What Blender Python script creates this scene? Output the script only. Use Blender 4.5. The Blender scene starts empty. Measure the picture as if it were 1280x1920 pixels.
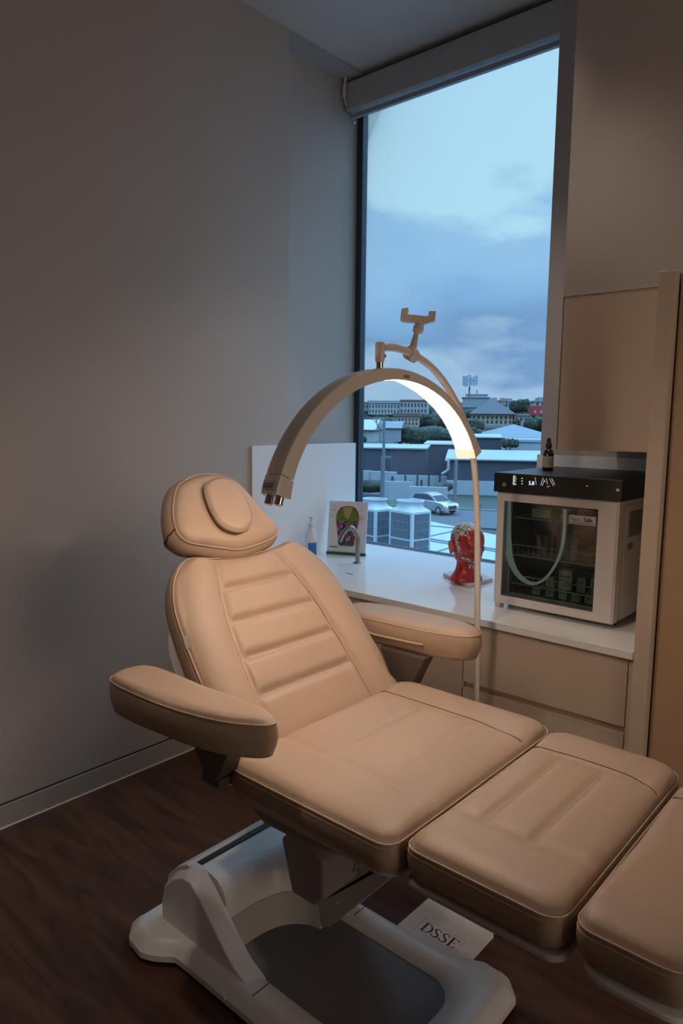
import bpy, math, random
from mathutils import Vector, Matrix, noise as mnoise
random.seed(7)
D = bpy.data; SC = bpy.context.scene; COL = SC.collection
PI = math.pi
rad = math.radians

# ------------------------------------------------------------------ camera
F = 1328.9; YAW, PIT, ROL = 0.72032339, 0.13077913, 0.01003171
CAM = Vector((0, 0, 1.4))
fw = Vector((-math.sin(YAW)*math.cos(PIT), math.cos(YAW)*math.cos(PIT), -math.sin(PIT)))
r0 = Vector((math.cos(YAW), math.sin(YAW), 0)); u0 = r0.cross(fw)
RR = r0*math.cos(ROL) + u0*math.sin(ROL); UU = -r0*math.sin(ROL) + u0*math.cos(ROL)
cam = D.cameras.new('camera'); co = D.objects.new('camera', cam); COL.objects.link(co)
cam.sensor_fit = 'VERTICAL'; cam.sensor_height = 36; cam.lens = F/1920*36; cam.clip_start = .02; cam.clip_end = 3000
m = Matrix((RR, UU, -fw)).transposed().to_4x4(); m.translation = CAM
co.matrix_world = m; SC.camera = co
SC.view_settings.view_transform = 'Standard'; SC.view_settings.look = 'None'
SC.view_settings.exposure = 0; SC.view_settings.gamma = 1

def ray(x, y): return (x-640)/F*RR - (y-960)/F*UU + fw
def on(x, y, ax, v):
    """point seen at a measured position that lies on the plane axis = v"""
    d = ray(x, y); return CAM + d*((v-CAM[ax])/d[ax])
def onplane(x, y, P, n):
    d = ray(x, y); return CAM + d*((Vector(P)-CAM).dot(n)/d.dot(n))

# ------------------------------------------------------------------ materials
def srgb(r, g, b):
    f = lambda c: (c/255/12.92 if c/255 <= .04045 else ((c/255+.055)/1.055)**2.4)
    return (f(r), f(g), f(b), 1)
MATS = {}
def mat(name, col, rough=.5, metal=0, spec=.5, noise=0, nscale=8, bump=0, bscale=200, coat=0, stretch=None):
    if name in MATS: return MATS[name]
    M = D.materials.new(name); M.use_nodes = True; nt = M.node_tree; b = nt.nodes['Principled BSDF']
    if len(col) == 3: col = (*col, 1)
    b.inputs['Base Color'].default_value = col; b.inputs['Roughness'].default_value = rough
    b.inputs['Metallic'].default_value = metal; b.inputs['Specular IOR Level'].default_value = spec
    if coat: b.inputs['Coat Weight'].default_value = coat; b.inputs['Coat Roughness'].default_value = .1
    tc = nt.nodes.new('ShaderNodeTexCoord')
    src = tc.outputs['Object']
    if stretch:
        mp = nt.nodes.new('ShaderNodeMapping'); mp.inputs['Scale'].default_value = stretch
        nt.links.new(src, mp.inputs['Vector']); src = mp.outputs['Vector']
    if noise:
        n = nt.nodes.new('ShaderNodeTexNoise'); n.inputs['Scale'].default_value = nscale; n.inputs['Detail'].default_value = 4
        nt.links.new(src, n.inputs['Vector'])
        mr = nt.nodes.new('ShaderNodeMapRange'); mr.inputs['From Min'].default_value = .3; mr.inputs['From Max'].default_value = .7
        mr.inputs['To Min'].default_value = 1-noise; mr.inputs['To Max'].default_value = 1+noise
        nt.links.new(n.outputs['Fac'], mr.inputs['Value'])
        mx = nt.nodes.new('ShaderNodeMix'); mx.data_type = 'RGBA'; mx.blend_type = 'MULTIPLY'; mx.inputs[0].default_value = 1
        mx.inputs[6].default_value = col; nt.links.new(mr.outputs[0], mx.inputs[7]); nt.links.new(mx.outputs[2], b.inputs['Base Color'])
    if bump:
        n = nt.nodes.new('ShaderNodeTexNoise'); n.inputs['Scale'].default_value = bscale; n.inputs['Detail'].default_value = 3
        nt.links.new(src, n.inputs['Vector'])
        bp = nt.nodes.new('ShaderNodeBump'); bp.inputs['Strength'].default_value = bump; bp.inputs['Distance'].default_value = .002
        nt.links.new(n.outputs['Fac'], bp.inputs['Height']); nt.links.new(bp.outputs[0], b.inputs['Normal'])
    MATS[name] = M; return M
def emis(name, col, s):
    M = D.materials.new(name); M.use_nodes = True; nt = M.node_tree
    nt.nodes.remove(nt.nodes['Principled BSDF']); e = nt.nodes.new('ShaderNodeEmission')
    e.inputs[0].default_value = (*col[:3], 1); e.inputs[1].default_value = s
    nt.links.new(e.outputs[0], nt.nodes['Material Output'].inputs[0]); return M
def glass(name, tint, refl=1.0, rough=0.0):
    M = D.materials.new(name); M.use_nodes = True; nt = M.node_tree
    nt.nodes.remove(nt.nodes['Principled BSDF'])
    t = nt.nodes.new('ShaderNodeBsdfTransparent'); t.inputs[0].default_value = (*tint, 1)
    g = nt.nodes.new('ShaderNodeBsdfGlossy'); g.inputs['Roughness'].default_value = rough
    fr = nt.nodes.new('ShaderNodeFresnel'); fr.inputs[0].default_value = 1.45
    mu = nt.nodes.new('ShaderNodeMath'); mu.operation = 'MULTIPLY'; mu.inputs[1].default_value = refl
    mx = nt.nodes.new('ShaderNodeMixShader')
    nt.links.new(fr.outputs[0], mu.inputs[0]); nt.links.new(mu.outputs[0], mx.inputs[0])
    nt.links.new(t.outputs[0], mx.inputs[1]); nt.links.new(g.outputs[0], mx.inputs[2])
    nt.links.new(mx.outputs[0], nt.nodes['Material Output'].inputs[0]); return M

M_wall = mat('wall_paint', (.50, .455, .42), .85, noise=.03, nscale=1.5)
M_ceil = mat('ceiling_paint', (.60, .58, .55), .9, noise=.02)
M_leather = mat('beige_leather', (.40, .287, .212), .47, spec=.35, noise=.03, nscale=5, bump=.12, bscale=420)
M_pipe = mat('piping_thread', (.46, .35, .26), .5)
M_seam = mat('dark_seam', (.09, .05, .03), .7)
M_stitch = mat('pale_stitch', (.50, .38, .28), .6)
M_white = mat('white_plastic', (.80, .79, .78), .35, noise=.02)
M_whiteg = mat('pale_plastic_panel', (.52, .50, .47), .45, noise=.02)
M_tray = mat('grey_tray_mat', (.16, .16, .175), .6, noise=.05, nscale=4, bump=.1, bscale=300)
M_black = mat('black_plastic', (.012, .012, .012), .35)
M_chrome = mat('chrome', (.75, .72, .68), .12, metal=1)
M_steel = mat('brushed_steel', (.36, .30, .27), .30, metal=1, noise=.05, nscale=30)
M_lamp = mat('lamp_shell', (.84, .77, .71), .33, coat=.25, noise=.01)
M_counter = mat('white_benchtop', (.86, .85, .84), .10, noise=.01)
M_splash = mat('white_splashback', (.85, .85, .85), .2)
M_joinery = mat('beige_laminate', (.60, .48, .37), .5, noise=.03, nscale=3)
M_joinside = mat('pale_laminate', (.60, .50, .40), .5, noise=.02)
M_door = mat('tan_laminate', (.50, .33, .21), .5, noise=.03, nscale=3)
M_base = mat('baseboard_paint', (.45, .41, .37), .5)
M_bead = mat('white_bead', (.95, .93, .9), .4)
M_dark = mat('dark_gap', (.02, .015, .01), .8)
M_frame = mat('window_frame_paint', (.030, .050, .075), .4)
M_frameg = mat('window_sill_metal', (.25, .33, .42), .35, metal=.3)
M_blind = mat('blind_fabric', (.50, .50, .50), .8, noise=.02)
M_glass = glass('window_glass', (.97, .985, .99), .6)
M_glassd = glass('smoked_glass', (.70, .76, .74), 1.6)
M_glassc = glass('car_glass', (.25, .3, .35), 1.5)
M_fwhite = mat('fridge_white', (.78, .74, .72), .3, noise=.01)
M_fin = mat('fridge_liner', (.10, .115, .10), .6)
M_wire = mat('wire_shelf', (.55, .62, .56), .4)
M_paper = mat('white_card', (.86, .84, .80), .6, noise=.01)
M_ink = mat('black_ink', (.012, .010, .012), .5)
M_line = mat('fine_line_ink', (.25, .24, .23), .6)

def mat_floor():
    M = D.materials.new('wood_planks'); M.use_nodes = True; nt = M.node_tree; b = nt.nodes['Principled BSDF']
    tc = nt.nodes.new('ShaderNodeTexCoord'); mp = nt.nodes.new('ShaderNodeMapping')
    mp.inputs['Rotation'].default_value = (0, 0, 0)
    nt.links.new(tc.outputs['Object'], mp.inputs[0])
    br = nt.nodes.new('ShaderNodeTexBrick'); br.inputs['Scale'].default_value = 1; br.inputs['Brick Width'].default_value = 1.25
    br.inputs['Row Height'].default_value = .18; br.inputs['Mortar Size'].default_value = .0012
    br.inputs['Color1'].default_value = (.100, .046, .026, 1); br.inputs['Color2'].default_value = (.080, .036, .020, 1)
    br.inputs['Mortar'].default_value = (.05, .022, .012, 1); br.offset = .37
    nt.links.new(mp.outputs[0], br.inputs[0])
    m2 = nt.nodes.new('ShaderNodeMapping'); m2.inputs['Scale'].default_value = (1.6, 9, 1)
    nt.links.new(tc.outputs['Object'], m2.inputs[0])
    n = nt.nodes.new('ShaderNodeTexNoise'); n.inputs['Scale'].default_value = 2.2; n.inputs['Detail'].default_value = 6; n.inputs['Distortion'].default_value = .8
    nt.links.new(m2.outputs[0], n.inputs[0])
    mr = nt.nodes.new('ShaderNodeMapRange'); mr.inputs[1].default_value = .3; mr.inputs[2].default_value = .7; mr.inputs[3].default_value = .55; mr.inputs[4].default_value = 1.4
    nt.links.new(n.outputs['Fac'], mr.inputs[0])
    mx = nt.nodes.new('ShaderNodeMix'); mx.data_type = 'RGBA'; mx.blend_type = 'MULTIPLY'; mx.inputs[0].default_value = 1
    nt.links.new(br.outputs['Color'], mx.inputs[6]); nt.links.new(mr.outputs[0], mx.inputs[7]); nt.links.new(mx.outputs[2], b.inputs['Base Color'])
    b.inputs['Roughness'].default_value = .5; b.inputs['Specular IOR Level'].default_value = .3
    return M
M_floor = mat_floor()

# ------------------------------------------------------------------ mesh builder
class Fr:
    def __init__(s, O, U, V, W): s.O, s.U, s.V, s.W = Vector(O), Vector(U), Vector(V), Vector(W)
    def __call__(s, u, v, w=0): return s.O + s.U*u + s.V*v + s.W*w
WORLD = Fr((0, 0, 0), (1, 0, 0), (0, 1, 0), (0, 0, 1))

class MB:
    def __init__(s): s.v = []; s.f = []; s.mi = []; s.cur = 0
    def add(s, vs, fs):
        o = len(s.v); s.v += [Vector(p) for p in vs]
        for f in fs: s.f.append(tuple(i+o for i in f)); s.mi.append(s.cur)
        return s
    def box(s, x0, x1, y0, y1, z0, z1, fr=WORLD):
        P = [fr(x, y, z) for x, y, z in ((x0,y0,z0),(x1,y0,z0),(x1,y1,z0),(x0,y1,z0),(x0,y0,z1),(x1,y0,z1),(x1,y1,z1),(x0,y1,z1))]
        return s.add(P, [(0,3,2,1),(4,5,6,7),(0,1,5,4),(1,2,6,5),(2,3,7,6),(3,0,4,7)])
    def loft(s, rings, cap0=True, cap1=True, closed=True):
        n = len(rings[0]); vs = [p for r in rings for p in r]; fs = []
        for i in range(len(rings)-1):
            for j in range(n if closed else n-1):
                k = (j+1) % n; fs.append((i*n+j, i*n+k, (i+1)*n+k, (i+1)*n+j))
        if cap0: fs.append(tuple(range(n-1, -1, -1)))
        if cap1: fs.append(tuple((len(rings)-1)*n+j for j in range(n)))
        return s.add(vs, fs)
    def prism(s, poly, w0, w1, fr=WORLD):
        return s.loft([[fr(u, v, w0) for u, v in poly], [fr(u, v, w1) for u, v in poly]])
    def tube(s, pts, r, n=10, closed=False, cap=True):
        pts = [Vector(p) for p in pts]; L = len(pts)
        rs = r if isinstance(r, (list, tuple)) else [r]*L
        rings = []; prev = None
        for i, p in enumerate(pts):
            a = pts[i-1] if (i > 0 or closed) else p; b = pts[(i+1) % L] if (i < L-1 or closed) else p
            t = (b-a); t = t.normalized() if t.length > 1e-9 else Vector((0, 0, 1))
            if prev is None:
                ref = Vector((0, 0, 1)) if abs(t.z) < .9 else Vector((1, 0, 0)); nn = t.cross(ref).normalized()
            else:
                nn = prev - t*prev.dot(t); nn = nn.normalized() if nn.length > 1e-6 else prev
            prev = nn; bb = t.cross(nn)
            rings.append([p + (nn*math.cos(2*PI*k/n) + bb*math.sin(2*PI*k/n))*rs[i] for k in range(n)])
        if closed: rings.append(rings[0]); cap = False
        return s.loft(rings, cap, cap)
    def lathe(s, prof, c, n=24, fr=None):
        fr = fr or Fr(c, (1,0,0), (0,1,0), (0,0,1))
        rings = [[fr(r*math.cos(2*PI*k/n), r*math.sin(2*PI*k/n), z) for k in range(n)] for r, z in prof]
        return s.loft(rings)
    def ribbon(s, pts, ws, fr, w=.0006):
        """flat variable-width stroke in the frame's plane"""
        n = len(pts); L = []; R = []
        for i in range(n):
            a = Vector(pts[max(i-1, 0)]); b = Vector(pts[min(i+1, n-1)]); t = (b-a).normalized(); q = Vector((-t.y, t.x))
            hw = (ws[i] if isinstance(ws, (list, tuple)) else ws)/2
            L.append(Vector(pts[i])+q*hw); R.append(Vector(pts[i])-q*hw)
        for i in range(n-1):
            P = [R[i], R[i+1], L[i+1], L[i]]
            s.prism([(p.x, p.y) for p in P], 0, w, fr)
        return s
    def build(s, name, m, parent=None, smooth=False, bevel=0, seg=2, angle=40):
        origin = Vector((0, 0, 0)); p = parent
        while p is not None: origin += Vector(p.location); p = p.parent
        me = D.meshes.new(name); me.from_pydata([v-origin for v in s.v], [], s.f); me.validate()
        for mm in (m if isinstance(m, (list, tuple)) else [m]): me.materials.append(mm)
        for i, pl in enumerate(me.polygons):
            if i < len(s.mi): pl.material_index = s.mi[i]
        import bmesh
        bm = bmesh.new(); bm.from_mesh(me); bmesh.ops.recalc_face_normals(bm, faces=bm.faces); bm.to_mesh(me); bm.free()
        if smooth:
            for pl in me.polygons: pl.use_smooth = True
            try: me.set_sharp_from_angle(angle=rad(angle))
            except Exception: pass
        o = D.objects.new(name, me); COL.objects.link(o)
        if parent is not None: o.parent = parent
        if bevel:
            bv = o.modifiers.new('bevel', 'BEVEL'); bv.width = bevel; bv.segments = seg; bv.limit_method = 'ANGLE'; bv.angle_limit = rad(35)
            for pl in me.polygons: pl.use_smooth = True
            bv.harden_normals = True
        return o

def thing(name, label, cat, loc=(0, 0, 0), group=None):
    o = D.objects.new(name, None); COL.objects.link(o); o.location = loc; o.empty_display_size = .05
    o['label'] = label; o['category'] = cat
    if group: o['group'] = group
    return o
def tag(o, label, cat, group=None, kind=None):
    o['label'] = label; o['category'] = cat
    if group: o['group'] = group
    if kind: o['kind'] = kind
    return o
def struct(o): o['kind'] = 'structure'; return o
def sbox(name, b, m, parent=None, bevel=0):
    o = MB().box(*b).build(name, m, parent, bevel=bevel)
    if parent is None: struct(o)
    return o

def catmull(P, per=8, closed=True):
    P = [Vector(p) for p in P]; n = len(P); out = []
    R = range(n) if closed else range(n-1)
    for i in R:
        if closed: a, b, c, d = P[i-1], P[i], P[(i+1) % n], P[(i+2) % n]
        else: a, b, c, d = P[max(i-1, 0)], P[i], P[i+1], P[min(i+2, n-1)]
        for k in range(per):
            t = k/per
            out.append(.5*((2*b)+(c-a)*t+(2*a-5*b+4*c-d)*t*t+(3*b-a-3*c+d)*t**3))
    if not closed: out.append(P[-1])
    return out
def resample(P, n, closed=True):
    Q = P+[P[0]] if closed else P; L = [0]
    for i in range(1, len(Q)): L.append(L[-1]+(Q[i]-Q[i-1]).length)
    out = []; j = 0; m = n if closed else n-1
    for k in range(n):
        d = L[-1]*k/m
        while j < len(L)-2 and L[j+1] < d: j += 1
        t = (d-L[j])/max(L[j+1]-L[j], 1e-9); out.append(Q[j].lerp(Q[j+1], min(t, 1)))
    return out
def rrect(x0, x1, y0, y1, r, bow=0):
    """rounded rectangle, r = one radius or four (x0y0, x1y0, x1y1, x0y1)"""
    rs = r if isinstance(r, (list, tuple)) else [r]*4; out = []
    for (cx, cy, a0), q in zip(((x0, y0, 180), (x1, y0, 270), (x1, y1, 0), (x0, y1, 90)), rs):
        ox = cx + (q if cx == x0 else -q); oy = cy + (q if cy == y0 else -q)
        for k in range(7):
            a = rad(a0+15*k); out.append(Vector((ox+q*math.cos(a), oy+q*math.sin(a))))
    if bow:
        cx, cy = (x0+x1)/2, (y0+y1)/2; hx, hy = (x1-x0)/2, (y1-y0)/2
        out = [Vector((p.x, p.y + math.copysign(bow*(1-((p.x-cx)/hx)**2), p.y-cy))) for p in out]
    return out

class Cushion:
    def __init__(s, outline, T, crown, fr, R=.04, N=200, rings=44, groove=None, bulge=.006, inset=.012):
        s.o = resample([Vector(p) for p in outline], N); s.T, s.crown, s.fr, s.R, s.N = T, crown, fr, R, N
        s.c = sum(s.o, Vector((0, 0)))/N; s.g = groove; s.rings = rings; s.bulge = bulge; s.inset = inset
        s.ang = [math.atan2((p-s.c).y, (p-s.c).x) for p in s.o]
    def top(s, p, d):
        e = min(max(d, 0)/s.R, 1); h = s.crown*math.sqrt(max(0, 1-(1-e)**2))
        if s.g: h += s.g(p.x, p.y)*min(1, d/.012)
        return s.T + h
    def hit(s, u, v):
        q = Vector((u, v))-s.c; a = math.atan2(q.y, q.x); best = min(range(s.N), key=lambda i: abs((s.ang[i]-a+PI) % (2*PI)-PI))
        L = (s.o[best]-s.c).length; d = max(L-q.length, 0); return s.top(Vector((u, v)), d)
    def mesh(s, mb=None):
        mb = mb or MB(); rings = []; N = s.N
        def ring(scale_off, w):
            out = []
            for p in s.o:
                q = p-s.c; out.append(s.fr(*(s.c+q.normalized()*(q.length+scale_off)), w))
            return out
        T = s.T
        rings.append(ring(-s.inset-.004, 0)); rings.append(ring(-s.inset+.002, .002))
        for k in range(1, 7):
            t = k/7; rings.append(ring(-s.inset*(1-t)**2+s.bulge*math.sin(PI*t), T*t))
        rings.append(ring(.0008, T-.003)); rings.append(ring(-.0025, T-.0005))
        for k in range(1, s.rings):
            m = 1-(k/s.rings)**1.15; out = []
            for p in s.o:
                q = p-s.c; L = q.length; L0 = L-.003; pp = s.c+q.normalized()*(L0*m); out.append(s.fr(pp.x, pp.y, s.top(pp, L0*(1-m))))
            rings.append(out)
        mb.loft(rings); return mb
    def piping(s, r=.0017, dw=0, off=.001, every=1):
        P = []
        for p in s.o[::every]:
            q = p-s.c; P.append(s.fr(*(s.c+q.normalized()*(q.length+off)), s.T+dw))
        return MB().tube(P, r, 6, closed=True)
    def line(s, pts, r=.0012, lift=0, n=60):
        P = resample(catmull(pts, 8, False), n, False)
        return MB().tube([s.fr(p.x, p.y, s.hit(p.x, p.y)+lift) for p in P], r, 6)
    def stitches(s, pts, step=.006, ln=.0035, r=.0007, lift=.0004):
        P = catmull(pts, 8, False); L = sum((P[i+1]-P[i]).length for i in range(len(P)-1)); n = max(2, int(L/step))
        Q = resample(P, n*2+1, False); mb = MB()
        for k in range(0, 2*n, 2):
            a, b = Q[k], Q[k].lerp(Q[k+1], .95)
            mb.tube([s.fr(a.x, a.y, s.hit(a.x, a.y)+lift), s.fr(b.x, b.y, s.hit(b.x, b.y)+lift)], r, 4)
        return mb
def seg_dist(x, y, a, b):
    a = Vector(a); b = Vector(b); p = Vector((x, y)); t = max(0, min(1, (p-a).dot(b-a)/(b-a).length_squared)); return (p-(a+(b-a)*t)).length

# text helpers: serif letters from strokes, sans letters from the built-in font
def serif_DSSE(fr, h, slant=0, m=M_ink, name='lettering', parent=None):
    mb = MB(); W = h*.15; t = h*.035; x = 0
    def S(p): return (p[0]+x, p[1])
    def rb(pts, ws): mb.ribbon([S(p) for p in pts], ws, fr)
    def Dd():
        rb([(h*.16, 0), (h*.16, h)], W); rb([(0, t/2), (h*.34, t/2)], t); rb([(0, h-t/2), (h*.34, h-t/2)], t)
        P = []; Wd = []
        for k in range(17):
            a = -PI/2+PI*k/16; P.append((h*.32+h*.46*math.cos(a), h/2+(h/2-t/2)*math.sin(a))); Wd.append(t+(W-t)*math.cos(a)**2)
        rb(P, Wd)
    def Ss():
        P = catmull([(h*.50, h*.78), (h*.44, h*.93), (h*.28, h*.975), (h*.11, h*.88), (h*.10, h*.70), (h*.27, h*.55), (h*.45, h*.42), (h*.52, h*.25), (h*.42, h*.08), (h*.25, h*.02), (h*.09, h*.09), (h*.04, h*.24)], 5, False)
        n = len(P); rb([(p.x, p.y) for p in P], [t+(W*.95-t)*math.sin(PI*i/(n-1))**2.2 for i in range(n)])
        rb([(h*.51, h*.72), (h*.51, h*1.0)], t); rb([(h*.035, h*.0), (h*.035, h*.28)], t)
    def Ee():
        rb([(h*.16, 0), (h*.16, h)], W); rb([(0, t/2), (h*.62, t/2)], t*1.1); rb([(0, h-t/2), (h*.60, h-t/2)], t*1.1); rb([(h*.16, h*.52), (h*.44, h*.52)], t)
        rb([(h*.64, h*.25), (h*.60, 0)], t*1.5); rb([(h*.62, h*.78), (h*.58, h)], t*1.5); rb([(h*.44, h*.40), (h*.44, h*.64)], t)
    Dd(); x += h*.93; Ss(); x += h*.72; Ss(); x += h*.72; Ee()
    return mb.build(name, m, parent), x+h*.65
def sans(txt, fr, h, m, name, parent, depth=.0004, bold=0, spacing=1.0):
    c = D.curves.new(name, 'FONT'); c.body = txt; c.size = h; c.extrude = depth; c.offset = bold*h; c.space_character = spacing; c.resolution_u = 3
    o = D.objects.new('tmp', c); COL.objects.link(o)
    dg = bpy.context.evaluated_depsgraph_get(); me = o.evaluated_get(dg).to_mesh()
    mb = MB(); mb.add([fr(v.co.x, v.co.y, v.co.z) for v in me.vertices], [tuple(p.vertices) for p in me.polygons])
    o.evaluated_get(dg).to_mesh_clear(); D.objects.remove(o); D.curves.remove(c)
    return mb.build(name, m, parent)

# ================================================================== ROOM
XL, XR, YB, YW, ZC = -2.363, 2.3, -2.6, 2.784, 3.065
REC = 2.318                     # the left wall steps back from here to the window
YG = 2.912                      # plane of the window frame
ZT = .74                        # benchtop
sbox('floor', (-2.6, XR+.1, YB-.1, YG, -.05, 0), M_floor)
sbox('ceiling', (-2.6, XR+.1, YB-.1, YG+.15, ZC, ZC+.1), M_ceil)
sbox('wall_left', (XL-.15, XL, YB-.1, REC, 0, ZC), M_wall)
sbox('wall_left_recess', (XL-.25, -2.475, REC, YG+.035, 0, ZC), M_wall)
sbox('wall_rear', (-2.6, XR+.1, YB-.1, YB, 0, ZC), M_wall)
sbox('wall_right', (XR, XR+.1, YB, YG+.15, 0, ZC), M_wall)
WX0, WX1 = on(677, 600, 1, 2.912).x, -1.345       # clear glass width
pier_x = on(1049, 70, 1, YW).x
sbox('wall_back_pier', (pier_x, XR, YW, YG+.15, 0, ZC), M_wall)
sbox('wall_back_below_window', (-2.475, pier_x, YG, YG+.035, 0, ZT-.005), M_wall)
bulk_x = on(1081, 40, 1, 2.25).x
sbox('wall_back_bulkhead', (bulk_x, XR, 2.25, YW, 1.801, ZC), M_wall)
o_ = MB().box(-2.475, XL, REC, YG, ZC-.012, ZC).build('trim_1', mat('soffit_paint', (.42, .41, .40), .9)); struct(o_)  # ceiling band over the recess, its shade put into the darker colour
# baseboard with its shadow gap above and the pale bead along the floor
b = MB().box(XL, XL+.012, YB, 2.04, .004, .080).build('baseboard_left', M_base); struct(b)
MB().box(XL, XL+.006, YB, 2.04, .080, .084).build('shadow_gap', M_dark, b)
MB().box(XL+.012, XL+.015, YB, 2.04, 0, .004).build('floor_bead', M_bead, b)

# window: frame, glass
win = D.objects.new('window_1', None); COL.objects.link(win); win.location = (-1.9, YG, ZT); win['kind'] = 'structure'
FB = on(687, 1018, 1, YG).z
fr_ = MB(); fr_.box(-2.475, WX0, YG, YG+.035, ZT-.005, ZC); fr_.box(WX0, pier_x+.05, YG, YG+.035, ZT-.005, ZT+.006)
MB().box(WX0, pier_x+.05, YG-.001, YG+.035, 2.927, ZC).build('head_frame', mat('head_frame_paint', (.20, .32, .45), .5), win); fr_.build('frame', M_frame, win, bevel=.002)  # outdoor light on the head frame is put into its pale blue colour
MB().box(WX0, pier_x+.03, YG-.012, YG+.002, ZT-.002, ZT+.003).build('sill_strip', M_frameg, win)
MB().box(WX0-.006, WX0, YG-.002, YG+.001, ZT, 2.93).build('frame_seal', mat('frame_highlight', (.10, .16, .23), .4), win)
MB().box(WX0-.01, pier_x+.05, YG+.020, YG+.026, ZT, 2.94).build('pane', M_glass, win)
# roller blind cassette
bl = thing('roller_blind', 'grey roller blind cassette rolled up along the top of the window', 'blind', (-1.9, 2.83, 2.97))
MB().box(-2.455, pier_x, 2.80, 2.875, on(860, 133, 1, 2.80).z+.005, 3.035).build('cassette', M_blind, bl, bevel=.004)
MB().box(-2.445, pier_x, 2.815, 2.835, 2.868, 2.89).build('bottom_rail', mat('rail_grey', (.35, .40, .46), .5), bl, bevel=.002)
c = on(651, 170, 1, 2.80)
MB().tube(catmull([(c.x+.004, 2.79, c.z+.08), (c.x-.006, 2.788, c.z+.04), (c.x-.008, 2.787, c.z-.02), (c.x+.004, 2.788, c.z-.075)], 6, False), [.006]*8+[.009]*5+[.004]*6, 8).build('end_bracket', M_white, bl, smooth=True)
MB().tube(catmull([(c.x+.002, 2.785, c.z-.07), (c.x-.012, 2.78, c.z-.028), (c.x-.035, 2.775, c.z-.035), (c.x-.055, 2.77, c.z-.036)], 6, False), .0018, 6).build('pull_cord', M_white, bl, smooth=True)
p = on(664, 230, 1, 2.88)
ck = MB().lathe([(.004, 0), (.009, .003), (.009, .012), (.004, .015)], p, 12, Fr(p, (0, 1, 0), (0, 0, 1), (1, 0, 0))).build('wall_hook', M_white, smooth=True)
ck.data.transform(Matrix.Translation((-2.475-p.x, 0, 0)))
tag(ck, 'tiny white cord hook on the wall left of the window top', 'hook')

# ================================================================== JOINERY
ct = thing('benchtop', 'long glossy white benchtop running below the window', 'benchtop', (-1.5, 2.04, ZT))
mb = MB().box(XL, -.668, 2.042, YW, ZT-.024, ZT)
mb.box(-2.475, pier_x, YW, YG-.012, ZT-.024, ZT).box(-2.475, XL, REC, YW, ZT-.024, ZT)
mb.build('top_slab', M_counter, ct, bevel=.0015)
p = on(655, 1076, 2, ZT)
tp = MB().prism([(-.022, -.003), (.022, -.003), (.022, .003), (-.022, .003)], 0, .0012, Fr((p.x, p.y, ZT), Vector((.98, -.18, 0)).normalized(), Vector((.18, .98, 0)).normalized(), (0, 0, 1))).build('inset_label', mat('label_grey', (.10, .09, .09), .4), ct)
tp['label'] = 'small dark strip in front of the tap'
sp = MB().box(XL+.001, XL+.013, 2.08, YW, ZT+.0005, 1.278).build('splashback', M_splash, bevel=.001)
tag(sp, 'tall white splashback panel on the left wall, behind the tap', 'splashback')
x0 = on(1006, 860, 1, 2.77).x
sp = MB().box(x0, -.67, 2.771, YW-.0005, ZT+.0005, on(1100, 856, 1, 2.77).z).build('splashback', M_splash, bevel=.001)
tag(sp, 'low white splashback under the overhead cabinet behind the fridge', 'splashback')

# base cabinets
xs = -1.243
cb = thing('base_cabinet', 'wide plain beige base cabinet under the tap, half hidden by the treatment chair', 'cabinet', (-1.8, 2.08, 0))
MB().box(XL+.002, xs-.003, 2.085, 2.75, .09, ZT-.026).build('carcass', M_joinery, cb)
for a, b_ in ((XL+.004, -1.806), (-1.802, xs-.003)):
    MB().box(a, b_, 2.062, 2.083, .095, ZT-.030).build('door', M_joinery, cb, bevel=.0015)
MB().box(XL+.002, xs-.003, 2.12, 2.14, 0, .09).build('kickboard', M_joinery, cb)
dc = thing('drawer_cabinet', 'beige drawer unit with a finger-pull channel, under the fridge', 'cabinet', (-.95, 2.08, 0))
MB().box(xs, -.672, 2.10, 2.75, .09, ZT-.026).build('carcass', M_joinery, dc)
MB().box(xs, -.672, 2.083, 2.10, .477, .520).build('finger_pull_channel', M_joinery, dc)
MB().box(-.684, -.672, 2.062, 2.10, .09, ZT-.030).build('side_filler', M_joinery, dc, bevel=.001)
xe = -.687
MB().box(xs+.002, xe, 2.062, 2.083, .500, ZT-.030).build('drawer_front', M_joinery, dc, bevel=.0015)
d2 = MB().box(xs+.002, xe, 2.062, 2.083, .250, .477).build('drawer_front', M_joinery, dc, bevel=.0015)
MB().box(xs+.002, xe, 2.0605, 2.0625, .4755, .4785).build('edge_strip', M_joinside, d2)
MB().box(xs+.002, xe, 2.062, 2.083, .095, .247).build('drawer_front', M_joinery, dc, bevel=.0015)
MB().box(xs, -.672, 2.12, 2.14, 0, .09).build('kickboard', M_joinery, dc)

# overhead cabinet
oh = thing('overhead_cabinet', 'beige overhead cabinet hanging above the small fridge', 'cabinet', (-.85, 2.25, 1.3))
zb = on(1100, 845, 1, 2.25).z; zt = 1.800
dx = on(1050, 700, 1, 2.25).x
MB().box(bulk_x, -.668, 2.272, 2.768, zb, zt).build('carcass', M_joinside, oh)
MB().box(bulk_x, dx-.0015, 2.25, 2.272, zb, zt).build('side_filler', M_joinside, oh, bevel=.001)
MB().box(dx+.0015, -.668, 2.25, 2.271, zb+.001, zt-.001).build('door', M_joinery, oh, bevel=.001)
MB().box(dx+.0015, -.668, 2.2485, 2.2505, zt-.0012, zt+.0008).build('top_edge_strip', M_joinside, oh)
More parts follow.
